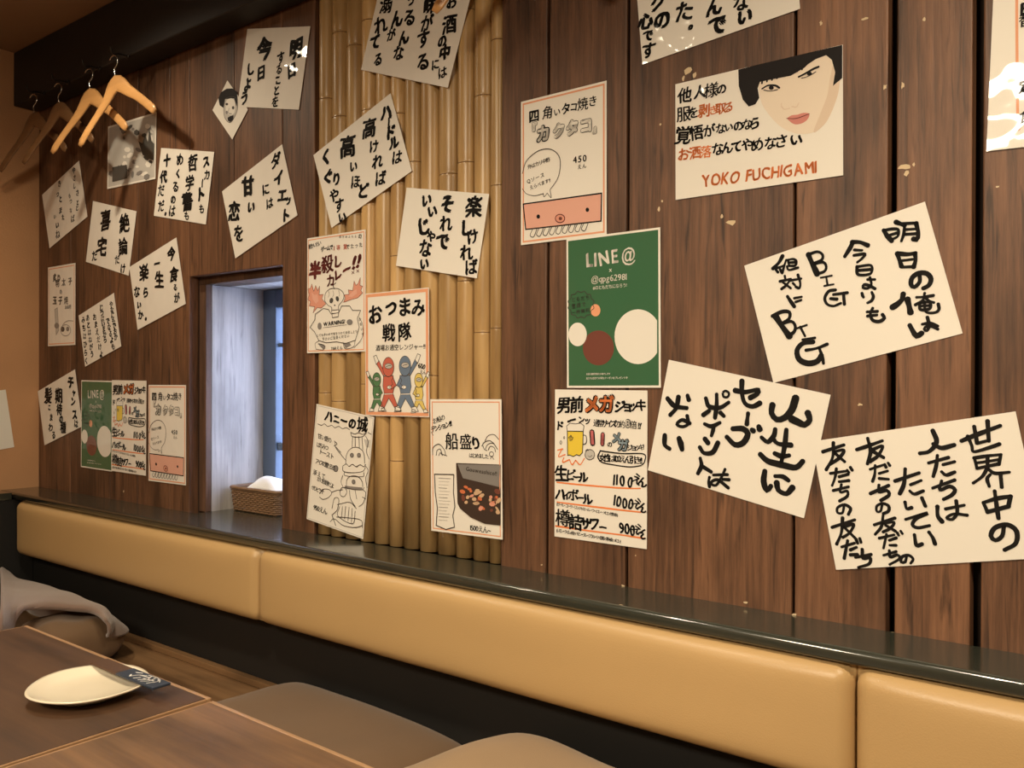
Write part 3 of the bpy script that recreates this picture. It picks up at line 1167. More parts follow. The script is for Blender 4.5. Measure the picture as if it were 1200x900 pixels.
p = Poster('calligraphy_sheet', 'laminated white sheet of five columns of black brush writing at the lower right edge', 'poster',
           [(957.5, 518), (1186.6, 479.8), (1222, 652), (981.8, 669.9)], 1.4482, QG, rect=(0.302, 0.213), frame=(950, 470, 4.092))
for w, ls in [
    (21, [[(726, 190), (800, 160), (910, 118)], [(786, 122), (800, 200)], [(850, 96), (856, 190)]]),
    (17, [[(755, 168), (775, 215), (784, 242), (850, 225), (906, 206)], [(800, 202), (856, 188)]]),
    (16, [[(786, 270), (800, 322)], [(786, 272), (850, 262), (914, 256)], [(914, 256), (904, 302)], [(800, 322), (904, 300)], [(850, 264), (850, 312)], [(798, 296), (905, 280)],
          [(852, 314), (825, 360), (782, 392)], [(850, 322), (885, 345), (954, 340)], [(862, 352), (848, 372), (858, 408)], [(912, 346), (918, 412)]]),
    (19, [[(830, 486), (850, 532)], [(830, 486), (895, 466), (960, 456)], [(960, 456), (950, 502)], [(850, 530), (950, 504)], [(884, 430), (892, 490), (902, 560)]]),
    (21, [[(928, 600), (920, 645), (888, 666), (866, 645), (886, 606), (945, 592), (988, 622), (985, 680), (932, 712)]]),
    (21, [[(588, 142), (606, 195), (572, 240), (526, 250)], [(590, 205), (630, 224), (690, 210)]]),
    (17, [[(568, 296), (662, 270)], [(610, 260), (604, 310), (590, 360)], [(638, 304), (692, 290)], [(630, 338), (652, 354), (692, 340)],
          [(588, 416), (692, 378)], [(630, 382), (622, 425), (668, 408), (694, 425), (678, 450), (640, 470)]]),
    (20, [[(610, 505), (612, 550), (632, 576)]]),
    (16, [[(650, 516), (738, 498)], [(700, 478), (704, 535), (680, 566), (654, 558), (690, 540), (752, 546)]]),
    (19, [[(408, 382), (522, 344)], [(456, 325), (450, 395), (430, 442)]]),
    (16, [[(482, 400), (532, 380)], [(478, 430), (500, 445), (542, 430)], [(455, 484), (463, 515), (486, 510)], [(536, 464), (552, 502)],
          [(458, 566), (562, 536), (512, 560), (490, 590), (515, 606), (572, 596)]]),
    (18, [[(500, 640), (510, 690), (536, 684)], [(570, 628), (588, 654), (598, 682)]]),
    (17, [[(224, 232), (285, 212), (346, 190)], [(276, 178), (290, 240), (275, 300)], [(300, 232), (348, 215), (325, 262), (288, 288)], [(300, 240), (352, 270)]]),
    (14, [[(288, 326), (352, 305)], [(312, 308), (310, 350), (300, 384)], [(332, 346), (372, 334)], [(332, 370), (376, 374)], [(358, 304), (364, 316)], [(374, 296), (382, 308)]]),
    (16, [[(290, 442), (376, 404)], [(330, 402), (330, 436), (368, 428), (378, 450), (340, 475)]]),
    (14, [[(345, 496), (338, 526), (320, 528), (320, 502), (348, 490), (376, 502), (376, 526), (352, 538)],
          [(308, 592), (406, 560)], [(350, 545), (342, 600), (312, 638)], [(352, 586), (402, 580), (385, 608), (350, 626)], [(362, 594), (408, 622)],
          [(332, 656), (402, 640)], [(366, 638), (352, 704)], [(380, 666), (412, 655)], [(382, 690), (412, 690)], [(418, 630), (424, 642)], [(434, 622), (442, 634)],
          [(352, 738), (412, 720)], [(380, 716), (384, 746), (418, 736), (428, 755), (382, 782)], [(462, 746), (455, 770), (436, 770), (440, 746), (472, 738), (494, 756), (482, 776)]]),
    (16, [[(62, 242), (162, 210)], [(112, 200), (108, 270), (78, 328)], [(115, 242), (162, 235), (142, 270), (98, 302)], [(120, 250), (166, 290)]]),
    (14, [[(98, 346), (172, 335)], [(126, 324), (120, 365), (106, 404)], [(140, 362), (182, 350)], [(140, 386), (186, 380)], [(178, 330), (186, 342)], [(194, 318), (202, 330)],
          [(112, 428), (184, 410)], [(150, 400), (145, 436), (178, 430), (178, 455), (142, 478)], [(162, 506), (155, 535), (132, 534), (132, 510), (165, 496), (194, 514), (184, 542)]]),
    (16, [[(106, 604), (214, 568)], [(156, 560), (150, 630), (128, 684)], [(160, 602), (208, 590), (190, 630), (158, 652)], [(170, 610), (222, 662)],
          [(152, 698), (212, 680)], [(180, 668), (164, 752)], [(194, 712), (222, 700)], [(194, 736), (226, 735)], [(222, 666), (228, 680)], [(238, 658), (244, 676)],
          [(218, 748), (292, 734)], [(250, 710), (254, 752), (286, 748), (284, 778), (232, 796)]]),
]:
    p.many(w * 1.12, ls)
p.build()


def saying(label, quad, frame, chars, y=1.4482, wt=0.072, rect=None, paper='paper', jit=0.07, name='calligraphy_sheet', up=True):
    p = Poster(name, label, 'poster', quad, y, QG, rect=rect, paper=paper, frame=frame)
    for c in chars:
        p.g(c[0], c[1], c[2], c[3], rot=c[4] if len(c) > 4 else 0, wt=c[5] if len(c) > 5 else wt, up=up, jit=jit)
    p.build()
    return p


saying('white sheet of three brush columns tilted clockwise on the bamboo, upper right', [(477.8, 220), (575.1, 228), (560.2, 326.6), (466.3, 311.4)], (355, 210, 3.216),
       [('楽', 650, 105, 78), ('し', 622, 185, 62), ('け', 645, 218, 58), ('れ', 622, 278, 62), ('ば', 640, 332, 62), ('そ', 550, 95, 68), ('れ', 545, 168, 62), ('で', 533, 236, 64),
        ('い', 472, 80, 50), ('い', 494, 122, 48), ('じ', 460, 180, 66), ('ゃ', 490, 212, 52), ('な', 468, 262, 68), ('い', 464, 320, 46)], 1.4457)
saying('white sheet of brush writing turned anticlockwise, at the upper left of the bamboo', [(367.6, 181.4), (460.8, 110.9), (483, 200.3), (391.6, 267.8)], (355, 0, 3.335),
       [('ハ', 332, 442, 62), ('ー', 342, 485, 46, 1.4), ('ド', 348, 520, 58), ('ル', 362, 560, 52), ('は', 374, 616, 56), ('高', 266, 503, 76), ('け', 284, 574, 52), ('れ', 298, 632, 58), ('ば', 310, 698, 60),
        ('高', 182, 574, 88), ('い', 204, 652, 44), ('ほ', 212, 712, 54), ('ど', 242, 748, 60), ('く', 97, 615, 62), ('ぐ', 105, 692, 58), ('り', 138, 702, 50), ('や', 128, 765, 54), ('す', 148, 803, 54), ('い', 160, 850, 44)], 1.4457)
saying('white brush written sheet cut by the top edge, beneath the hanger tips on the bamboo', [(444, -20), (560, -6), (525.6, 96.8), (427, 79.9)], (420, 0, 8.571),
       [('お', 955, 20, 150), ('酒', 930, 250, 185), ('の', 860, 420, 120), ('中', 885, 535, 145), ('に', 790, 655, 110), ('は', 860, 735, 120), ('味', 735, 65, 160), ('が', 705, 240, 165), ('す', 670, 400, 180), ('る', 665, 630, 180),
        ('う', 545, 10, 110), ('る', 530, 180, 170), ('ん', 470, 385, 150), ('ん', 400, 200, 170), ('が', 345, 360, 120), ('な', 420, 540, 150), ('溺', 295, 50, 175), ('れ', 240, 260, 180), ('て', 185, 430, 150), ('る', 215, 605, 130)], 1.4457, rect=(0.303, 0.214))
saying('white sheet of brush writing below the black beam, left of the bamboo', [(289.8, 33.2), (364.8, 32.3), (350.5, 129.2), (280.2, 125)], (0, 0, 3.158),
       [('明', 1100, 180, 72), ('日', 1082, 262, 54), ('す', 1043, 215, 46), ('る', 1036, 258, 38), ('こ', 1032, 298, 34), ('と', 1027, 336, 38), ('を', 1022, 378, 42), ('今', 982, 182, 84), ('日', 970, 270, 52), ('し', 930, 258, 46), ('よ', 920, 312, 48), ('う', 908, 362, 50)], 1.4482)
saying('white sheet of four brush columns ending in a full stop, beside the grey print', [(189.4, 173.5), (252.4, 178.3), (241.6, 262.8), (181.4, 253.3)], (175, 165, 8.576),
       [('ス', 580, 210, 115), ('カ', 588, 342, 105), ('ー', 542, 432, 90, 1.45), ('ト', 525, 540, 150), ('も', 535, 685, 95), ('哲', 445, 225, 165), ('学', 415, 425, 150), ('書', 390, 610, 190), ('も', 385, 755, 90),
        ('め', 315, 190, 125), ('く', 298, 332, 95), ('る', 272, 462, 115), ('の', 248, 590, 90), ('は', 238, 705, 120), ('十', 186, 200, 125), ('代', 152, 365, 120), ('だ', 128, 500, 120), ('だ', 128, 655, 120), ('。', 185, 705, 90)])
saying('white sheet of brush writing turned anticlockwise, above the right of the window niche', [(261.2, 224.8), (331.5, 168.8), (349.3, 252.4), (276.5, 303)], (255, 160, 6),
       [('ダ', 415, 170, 110), ('イ', 435, 292, 105), ('エ', 460, 415, 100), ('ッ', 502, 445, 76), ('ト', 485, 555, 98), ('に', 345, 372, 86), ('は', 372, 470, 80), ('甘', 220, 350, 135), ('い', 242, 497, 84), ('恋', 122, 530, 135), ('を', 155, 682, 120)])
saying('dim white sheet in the upper left corner, highest of those beside the plaster wall', [(49.7, 227.5), (93.3, 190), (103.6, 254), (59, 290.5)], (40, 180, 7.5),
       [('や', 357, 150, 60), ('さ', 362, 215, 55), ('し', 362, 285, 50), ('さ', 388, 345, 60), ('も', 320, 372, 45), ('つ', 330, 420, 45), ('と', 390, 430, 50), ('と', 385, 480, 50), ('な', 330, 500, 45), ('ば', 347, 572, 70),
        ('き', 230, 265, 60), ('つ', 215, 360, 50), ('と', 240, 400, 60), ('ま', 240, 500, 60), ('た', 262, 560, 50), ('い', 190, 555, 40), ('い', 212, 630, 60), ('ね', 215, 710, 80)], wt=0.05)
saying('white sheet of two brush columns tilted clockwise, left of the niche under the grey print', [(109.5, 235.7), (161.3, 247.6), (151.1, 323.3), (101.9, 306.7)], (95, 225, 8.573),
       [('絶', 445, 315, 190), ('論', 430, 548, 170), ('だ', 372, 680, 90), ('け', 430, 770, 100), ('喜', 255, 285, 200), ('宅', 218, 555, 190), ('だ', 145, 640, 110)])
saying('white sheet turned anticlockwise just left of the window niche top', [(152.7, 313.8), (207.9, 277.3), (218, 355.5), (162, 387.5)], (145, 270, 7.2),
       [('今', 408, 200, 115), ('食', 430, 370, 130), ('る', 442, 480, 60), ('が', 455, 570, 85), ('一', 287, 285, 85, 0, .09), ('生', 308, 418, 140), ('楽', 178, 355, 140), ('ら', 192, 522, 90), ('な', 118, 518, 100), ('い', 137, 630, 66), ('か', 150, 715, 84), ('。', 205, 725, 70)])
TXT = ['なんでもやる', 'もいわせい', 'なにごとも', 'あしたから', 'じぶんにか', 'つぎにいく']
ch = []
for (a, b_, t) in [((555, 365), (590, 610), 'やなにもでおか'), ((530, 490), (570, 680), 'でなるよも'), ((480, 390), (510, 630), 'じつはいまから'), ((430, 460), (480, 740), 'おまえだけよ'), ((378, 465), (410, 740), 'あとはねがう'), ((345, 480), (368, 790), 'みちはひらく')]:
    for k, c in enumerate(t):
        q = k / (len(t) - 1)
        ch.append((c, a[0] + (b_[0] - a[0]) * q, a[1] + (b_[1] - a[1]) * q, 52))
saying('small white sheet crowded with six columns of little brush letters, left of the niche', [(93, 369), (134, 344.4), (143, 405), (100.5, 430.5)], (45, 300, 6.43), ch, wt=0.05)
saying('white sheet turned anticlockwise at the far left, lowest beside the plaster wall', [(45.4, 459.6), (89, 431.4), (96.6, 498.6), (53, 523)], (40, 425, 8.571),
       [('チ', 378, 200, 130), ('ャ', 408, 298, 80), ('ン', 400, 392, 95), ('ス', 415, 520, 105), ('は', 430, 612, 85), ('期', 255, 330, 150), ('待', 262, 470, 120), ('の', 280, 565, 80), ('種', 300, 650, 120), ('髪', 150, 330, 160), ('こ', 162, 450, 60), ('ま', 180, 550, 75), ('わ', 175, 650, 90), ('る', 205, 725, 80)])
saying('white sheet of brush writing cut by the top edge, above the portrait sheet', [(733, -67), (926, -105), (957, -2), (749.2, 79.2)], (730, 0, 3.748),
       [('ク', 155, 15, 74), ('の', 176, 88, 80), ('心', 104, 94, 70), ('で', 114, 158, 50), ('す', 116, 222, 70), ('た', 272, 52, 88), ('。', 318, 98, 56), ('ん', 402, 35, 76), ('で', 418, 112, 84), ('な', 522, 12, 76), ('い', 538, 74, 70)], 1.4482, rect=(0.302, 0.213))

# --- portrait sheet
p = Poster('portrait_sheet', 'laminated white sheet with a cropped portrait in a black bob and orange capitals', 'poster',
           [(791.9, 99.3), (988.8, 52.6), (988, 205.4), (792.7, 234.8)], 1.4482, frame=(730, 0, 3.748))
for c in [('他', 275, 420, 66), ('人', 340, 405, 56), ('様', 390, 398, 66), ('の', 437, 393, 46), ('服', 270, 502, 68), ('を', 312, 497, 52), ('覚', 268, 595, 78), ('悟', 326, 584, 66), ('が', 382, 575, 56), ('な', 432, 567, 48), ('い', 468, 560, 40), ('の', 510, 555, 46), ('な', 548, 548, 50), ('ら', 582, 543, 54),
          ('な', 420, 655, 58), ('ん', 460, 650, 52), ('て', 503, 645, 52), ('や', 548, 638, 56), ('め', 594, 637, 60), ('な', 650, 628, 58), ('さ', 698, 620, 60), ('い', 764, 615, 56)]:
    p.g(c[0], c[1], c[2], c[3], wt=0.05)
for c in [('剥', 360, 487, 58), ('ぎ', 402, 484, 42), ('取', 433, 477, 50), ('る', 468, 472, 46), ('お', 270, 680, 56), ('洒', 320, 672, 56), ('落', 367, 668, 54)]:
    p.g(c[0], c[1], c[2], c[3], 'orange', wt=0.05)
p.run('YOKO FUCHIGAMI', (368, 795), (850, 735), 68, 'orange', wt=0.032, sx=0.8)
skin = [(600, 400), (612, 455), (640, 500), (680, 545), (725, 575), (780, 590), (840, 582), (890, 545), (925, 480), (950, 400), (955, 300), (940, 240), (880, 225), (760, 270), (640, 320), (598, 360)]
p.poly(skin, 'skin', 'portrait', 1, smooth=True)
p.poly([(925, 480), (950, 400), (955, 300), (938, 250), (915, 330), (900, 420), (870, 500), (840, 582), (890, 545)], 'skin_dark', 'portrait', 2, smooth=True)
p.poly([(510, 308), (600, 285), (700, 262), (800, 238), (966, 200), (966, 345), (925, 380), (935, 320), (920, 265), (895, 245), (850, 262), (815, 285), (800, 300), (740, 335), (660, 350), (605, 362), (595, 390), (602, 432), (585, 460), (556, 470), (530, 440), (512, 380)], 'hair', 'portrait', 3)
for pts, w, col in [([(615, 392), (640, 378), (672, 378), (690, 388)], 9, 'hair'), ([(622, 398), (650, 402), (682, 396)], 4, 'hair'), ([(775, 340), (810, 322), (840, 305), (862, 296)], 10, 'hair'), ([(788, 346), (820, 336), (850, 318)], 4, 'hair'),
                    ([(700, 470), (712, 482), (735, 478)], 5, 'skin_dark'), ([(745, 470), (765, 472), (775, 455)], 5, 'skin_dark'), ([(700, 455), (698, 470)], 4, 'skin_dark')]:
    p.s(pts, w, col, 'portrait', layer=4)
for k in range(9):
    x = 612 + k * 22
    p.s([(x, 318 - k * 7), (x + 4, 345 - k * 6.5), (x + 2, 368 - k * 7.5)], 9, 'hair', 'portrait', layer=4)
p.dot(655, 388, 11, 9, 'hair', 'portrait', 4)
p.dot(822, 326, 11, 9, 'hair', 'portrait', 4)
p.poly([(722, 522), (745, 508), (768, 506), (795, 498), (822, 502), (812, 528), (785, 545), (752, 546)], 'lip', 'portrait', 3, smooth=True)
p.s([(722, 522), (765, 522), (822, 502)], 3, 'maroon', 'portrait', layer=5)
p.build()

# --- square takoyaki menu (two prints)
TAKO = Poster('takoyaki_menu', 'white menu sheet with pink square face, right of the bamboo near the top', 'menu',
              [(611.4, 119.2), (712.3, 95.3), (711, 274.1), (611.4, 288.5)], 1.4482, MG, frame=(600, 85, 4.389))
p = TAKO
p.border('border_orange', 0.0045, 0.0035)
for c in [('四', 118, 226, 66), ('角', 188, 207, 66), ('い', 236, 205, 42), ('タ', 282, 188, 58), ('コ', 322, 178, 46), ('焼', 368, 163, 66), ('き', 420, 148, 56)]:
    p.g(c[0], c[1], c[2], c[3], wt=0.035)
for c in [('『', 108, 292, 56), ('カ', 165, 315, 82), ('ク', 246, 300, 74), ('タ', 315, 285, 76), ('コ', 385, 273, 74), ('』', 440, 290, 44)]:
    p.g(c[0], c[1], c[2], c[3], 'black', 'lettering', wt=0.115, layer=3, jit=0, ring=True)
    p.g(c[0], c[1], c[2], c[3], 'paper', 'lettering', wt=0.068, layer=4, jit=0, ring=True)
p.run('450', (328, 450), (378, 442), 46, wt=0.03)
p.run('えん', (352, 486), (376, 482), 26, wt=0.03)
p.s([(58, 520), (80, 455), (140, 405), (200, 396), (242, 425), (253, 475), (240, 545), (200, 605)], 5, 'pencil', 'drawing')
p.s([(200, 605), (206, 645), (186, 622)], 4, 'pencil', 'drawing')
p.s([(186, 622), (170, 640), (165, 622)], 4, 'pencil', 'drawing')
p.s([(165, 625), (120, 635), (80, 625), (58, 600)], 4, 'pencil', 'drawing')
p.run('外はカリ中酢', (95, 485), (190, 450), 26, wt=0.02)
p.run('Qソース', (90, 560), (160, 530), 26, wt=0.02)
p.run('えらべます!!', (105, 592), (200, 555), 24, wt=0.02)
p.poly([(62, 678), (465, 622), (462, 765), (75, 808)], 'pink', 'drawing', 1, 7, 'black')
p.dot(140, 742, 9, 11, 'black', layer=3)
p.dot(392, 707, 9, 11, 'black', layer=3)
p.dot(252, 752, 24, 21, 'flame', layer=3, outline=5, oc='maroon')
p.dot(254, 752, 9, 9, 'brown', layer=4)
for k in range(9):
    x, y = 112 + k * 33, 820 - k * 4
    p.s([(x, y - 16), (x - 14, y + 18), (x + 4, y + 26), (x + 22, y - 18)], 5, 'pencil', 'drawing')
p.build()
TAKO.copy_to([(175.7, 452.1), (218, 452.1), (218.5, 567.9), (175.2, 562.1)], 'smaller-looking far copy of the pink square face menu, just left of the window niche')

# --- green notice (two prints)
LINE = Poster('green_notice', 'green printed notice with white capitals, above the drinks menu right of the bamboo', 'notice',
              [(664.9, 281), (775.1, 266.2), (775.1, 454.4), (665.6, 454.4)], 1.4472, MG, frame=(640, 260, 4.5))
p = LINE
p.panel('green', 0.0042)
p.run('LINE@', (235, 203), (440, 174), 94, 'white', wt=0.032, sx=0.86, jit=0)
p.g('x', 345, 252, 34, 'white', wt=0, jit=0)
p.run('@qpg6298l', (263, 303), (428, 290), 44, 'white', wt=0.018, jit=0)
p.run('#のともだちになろう!', (258, 349), (430, 334), 22, 'white', wt=0.0, jit=0)
cl = []
for k in range(12):
    a = 2 * math.pi * k / 12
    for q, rr in ((0, 1.0), (0.5, 1.14)):
        an = a + q * 2 * math.pi / 12
        cl.append((190 + 62 * rr * math.cos(an), 437 + 64 * rr * math.sin(an)))
p.s(cl, 4, 'pencil', 'drawing', closed=True)
p.run('ともだち', (150, 410), (225, 400), 26, 'pencil', wt=0.02)
p.run('登録で', (150, 445), (205, 436), 26, 'pencil', wt=0.02)
p.run('一杯無料', (150, 480), (225, 466), 24, 'pencil', wt=0.02)
# plain round spots of colour stand where the printed artwork is
big = [(490 + 124 * math.cos(2 * math.pi * k / 40), 606 + 144 * math.sin(2 * math.pi * k / 40)) for k in range(40)]
big = [(min(x, 590), y) for x, y in big]
p.poly(big, 'white', 'print', 1)
p.dot(281, 665, 82, 92, 'brown', 'print', 1, n=32)
p.dot(172, 594, 48, 62, 'white', 'print', 2, n=28)
p.dot(266, 467, 26, 32, 'border_orange', 'print', 2, n=24)
p.run('お店の最新情報をお届けします', (222, 803), (340, 801), 11, 'white', wt=0, jit=0)
p.run('友だち追加でお得なクーポンをプレゼント中', (222, 825), (430, 822), 13, 'white', wt=0, jit=0)
p.build()
LINE.copy_to([(97.1, 446.2), (132.4, 446.7), (130.9, 551.2), (96, 547.4)], 'far green printed notice with white capitals, on the left beside the plaster wall', 1.4482)

# --- mega mug drinks menu (two prints)
MEGA = Poster('drinks_menu', 'hand lettered drinks menu with a yellow beer mug, right of the bamboo above the ledge', 'menu',
              [(651.1, 456.2), (758.9, 457.8), (759.3, 644), (650.7, 627.8)], 1.4482, MG, frame=(640, 450, 4.5))
p = MEGA
for c in [('男', 98, 110, 88), ('前', 166, 108, 86), ('ジ', 392, 118, 66), ('ョ', 432, 118, 62), ('ッ', 466, 115, 54), ('キ', 505, 112, 66)]:
    p.g(c[0], c[1], c[2], c[3], wt=0.06)
for c, o_, i_ in [(('メ', 246, 105, 92), 'black', 'orange'), (('ガ', 322, 105, 92), 'black', 'orange'), (('1', 248, 282, 92), 'black', 'rose'), (('l', 302, 290, 78), 'black', 'rose'), (('メ', 376, 282, 58), 'black', 'light_blue'), (('ガ', 410, 322, 62), 'black', 'light_blue'), (('3', 437, 208, 50), 'black', 'paper')]:
    p.g(c[0], c[1], c[2], c[3], o_, wt=0.115, layer=3, jit=0, ring=True)
    p.g(c[0], c[1], c[2], c[3], i_, wt=0.05, layer=4, jit=0, ring=True)
p.g('ド', 76, 218, 52)
p.g('ー', 138, 192, 60, rot=0.25)
p.g('ン', 190, 188, 40)
p.g('ッ', 222, 192, 40)
p.run('通常サイズの約', (270, 205), (405, 212), 40, wt=0.035)
p.run('倍!!', (465, 215), (502, 220), 42, wt=0.04)
p.g('の', 340, 318, 30)
p.run('ジョッキ!', (445, 335), (518, 332), 36, wt=0.035)
p.poly([(116, 248), (200, 250), (196, 362), (180, 378), (165, 372), (148, 382), (128, 374), (118, 376)], 'yellow', 'drawing', 1, 5)
p.poly([(116, 248), (112, 222), (130, 206), (160, 210), (186, 206), (204, 220), (200, 250)], 'white', 'drawing', 1, 4)
p.s([(200, 268), (216, 276), (216, 310), (198, 320)], 6, 'pencil', 'drawing')
p.s([(124, 285), (136, 270), (140, 296), (124, 280), (148, 282), (130, 300), (136, 270)], 3, 'pencil', 'drawing')
p.dot(82, 308, 5, 9, None, outline=3)
p.dot(100, 282, 3, 6, None, outline=3)
p.dot(235, 372, 25, 27, 'light_grey', outline=4)
p.s([(212, 352), (222, 344), (228, 352)], 4, 'pencil', 'drawing')
p.s([(226, 378), (236, 384), (246, 376)], 3, 'pencil', 'drawing')
for a in ([(65, 348), (92, 342)], [(88, 342), (70, 382), (104, 372)], [(98, 388), (92, 412), (128, 398)], [(128, 400), (142, 424), (160, 402)], [(160, 402), (184, 424), (206, 392)]):
    p.s(a, 7, 'orange', 'drawing')
p.s([(290, 352), (400, 366), (515, 368), (526, 400), (505, 428), (440, 436), (350, 424), (300, 412), (278, 385), (290, 352)], 8, 'black', 'drawing')
p.run('女性は100えん引き!!', (302, 388), (508, 402), 42, wt=0.04)
for c in [('生', 84, 470, 84), ('ビ', 134, 478, 62), ('ー', 166, 490, 52), ('ル', 200, 490, 60)]:
    p.g(c[0], c[1], c[2], c[3], wt=0.06)
p.run('1100', (364, 505), (448, 515), 74, wt=0.04, sx=0.8)
p.run('えん', (483, 500), (512, 515), 58, wt=0.05)
for c in [('ハ', 80, 580, 66), ('イ', 112, 588, 46), ('ボ', 148, 585, 66), ('ー', 184, 600, 48), ('ル', 222, 606, 60)]:
    p.g(c[0], c[1], c[2], c[3], wt=0.06)
p.run('1000', (366, 614), (450, 634), 74, wt=0.04, sx=0.8)
p.run('えん', (484, 628), (512, 650), 58, wt=0.05)
p.run('(ビール・コーラ・ジンジャエール・ウーロン・メロン他数本)', (62, 632), (380, 690), 20, wt=0.02)
for c in [('樽', 92, 705, 92), ('詰', 158, 728, 82), ('サ', 212, 735, 66), ('ワ', 256, 735, 66), ('ー', 302, 755, 50)]:
    p.g(c[0], c[1], c[2], c[3], wt=0.06)
p.run('900', (402, 758), (460, 770), 74, wt=0.04, sx=0.8)
p.run('えん', (486, 762), (512, 788), 58, wt=0.05)
p.run('(レモン・ライム・梅・パイン・グレープフルーツ・巨峰・青林檎・メロン)', (62, 770), (396, 828), 22, wt=0.022)
p.s([(62, 518), (200, 532), (400, 548), (500, 550)], 9, 'orange', 'drawing', layer=1)
p.s([(62, 622), (220, 642), (400, 664), (502, 675)], 9, 'orange', 'drawing', layer=1)
p.s([(55, 748), (220, 772), (400, 795), (522, 814)], 10, 'orange', 'drawing', layer=1)
p.build()
MEGA.copy_to([(132.9, 446.7), (172.3, 446.5), (171.5, 556.4), (131.4, 551.2)], 'far copy of the beer mug drinks menu, between two sheets left of the niche', 1.4482)

# --- curry menu
p = Poster('curry_menu', 'white menu sheet with a skull, two pink flames and dark red writing', 'menu',
           [(362.2, 279.3), (429.5, 269.6), (430.7, 412), (361.4, 413.9)], 1.4457, MG, frame=(355, 265, 5.81))
p.border('border_orange', 0.004, 0.0025)
p.run('超かいだい', (60, 140), (125, 118), 34, wt=0.03)
p.run('ゲームで', (145, 158), (205, 146), 36, wt=0.04)
p.run('1等賞', (225, 152), (300, 142), 38, 'red', wt=0.04)
p.run('でたった', (318, 142), (405, 128), 34, wt=0.03)
p.run('肉汁あふれる', (265, 75), (370, 72), 18, wt=0.02)
p.g('の', 400, 70, 36, wt=0.03)
for c in [('半', 95, 305, 120), ('殺', 178, 258, 120), ('し', 248, 240, 84), ('カ', 200, 372, 84), ('レ', 248, 335, 76), ('ー', 308, 298, 86, .35), ('!', 362, 245, 120, -.3), ('!', 392, 238, 120, -.3)]:
    p.g(c[0], c[1], c[2], c[3], 'maroon', wt=0.07, rot=c[4] if len(c) > 4 else 0)
p.many(5, [[(345, 310), (360, 325)], [(360, 308), (345, 327)], [(378, 300), (393, 315)], [(393, 298), (378, 316)]], 'maroon')
p.poly([(45, 430), (62, 425), (72, 395), (85, 445), (98, 405), (112, 440), (125, 410), (122, 470), (150, 465), (140, 495), (168, 530), (135, 560), (110, 555), (80, 592), (92, 550), (55, 545), (62, 515), (44, 500), (56, 470)], 'flame', 'drawing', 1, 3, 'maroon')
p.poly([(288, 520), (300, 490), (292, 470), (325, 465), (320, 435), (350, 440), (360, 375), (372, 405), (385, 395), (402, 352), (400, 405), (418, 410), (405, 440), (418, 455), (385, 490), (345, 500)], 'flame', 'drawing', 1, 3, 'maroon')
p.poly([(70, 450), (90, 470), (110, 465), (118, 510), (100, 530), (78, 500)], 'pink', 'drawing', 2)
p.poly([(320, 480), (345, 450), (375, 430), (380, 460), (345, 485)], 'pink', 'drawing', 2)
p.s([(160, 510), (164, 462), (190, 432), (225, 425), (262, 432), (290, 464), (284, 505), (256, 540), (252, 565)], 5, 'pencil', 'drawing')
p.s([(160, 510), (182, 540), (205, 552), (208, 570)], 5, 'pencil', 'drawing')
p.s([(225, 428), (218, 405), (236, 388)], 7, 'pencil', 'drawing')
for x in (185, 215, 255):
    p.s([(x, 440), (x + 6, 465), (x - 2, 485)], 3, 'pencil', 'drawing')
p.dot(205, 508, 12, 19, 'dark_grey', layer=3, rot=0.2)
p.dot(246, 496, 11, 18, 'dark_grey', layer=3, rot=-0.2)
p.dot(228, 540, 5, 6, 'dark_grey', layer=3)
p.poly([(207, 575), (256, 570), (252, 618), (212, 624)], 'paper', 'drawing', 2, 5)
p.s([(207, 595), (256, 590)], 3, 'pencil', 'drawing')
scroll = [(95, 600), (150, 562), (185, 568), (205, 600), (255, 590), (275, 545), (330, 545), (350, 575), (405, 575), (382, 630), (395, 690), (368, 778), (300, 800), (240, 788), (170, 795), (120, 780), (90, 720), (60, 690), (92, 640)]
for i in range(len(scroll)):
    p.s([scroll[i], scroll[(i + 1) % len(scroll)]], 5, 'pencil', 'drawing', taper=1)
p.s([(100, 835), (95, 800), (120, 782)], 4, 'pencil', 'drawing')
p.s([(100, 838), (150, 842), (160, 815), (120, 800)], 5, 'pencil', 'drawing')
p.s([(285, 790), (300, 835), (355, 822), (368, 778)], 5, 'pencil', 'drawing')
p.s([(395, 620), (420, 680), (415, 760), (360, 830)], 4, 'pencil', 'drawing')
p.poly([(285, 795), (302, 832), (340, 812), (330, 795)], 'grey', 'drawing', 2)
p.poly([(110, 800), (150, 840), (165, 815)], 'grey', 'drawing', 2)
p.dot(125, 682, 14, 24, 'grey', layer=2)
p.dot(330, 655, 20, 20, 'grey', layer=2)
p.run('WARNING!', (165, 668), (295, 650), 36, wt=0.04)
p.s([(150, 692), (310, 672)], 3, 'pencil', 'drawing')
p.run('とても辛いので気をつけてお召し上り', (112, 745), (375, 718), 20, wt=0.02)
p.run('下さいご注意ください', (150, 770), (320, 748), 22, wt=0.03)
p.run('700えん', (208, 835), (272, 828), 28, wt=0.03)
p.run('からいぜ', (400, 635), (420, 735), 24, wt=0.02, vertical=True)
p.build()

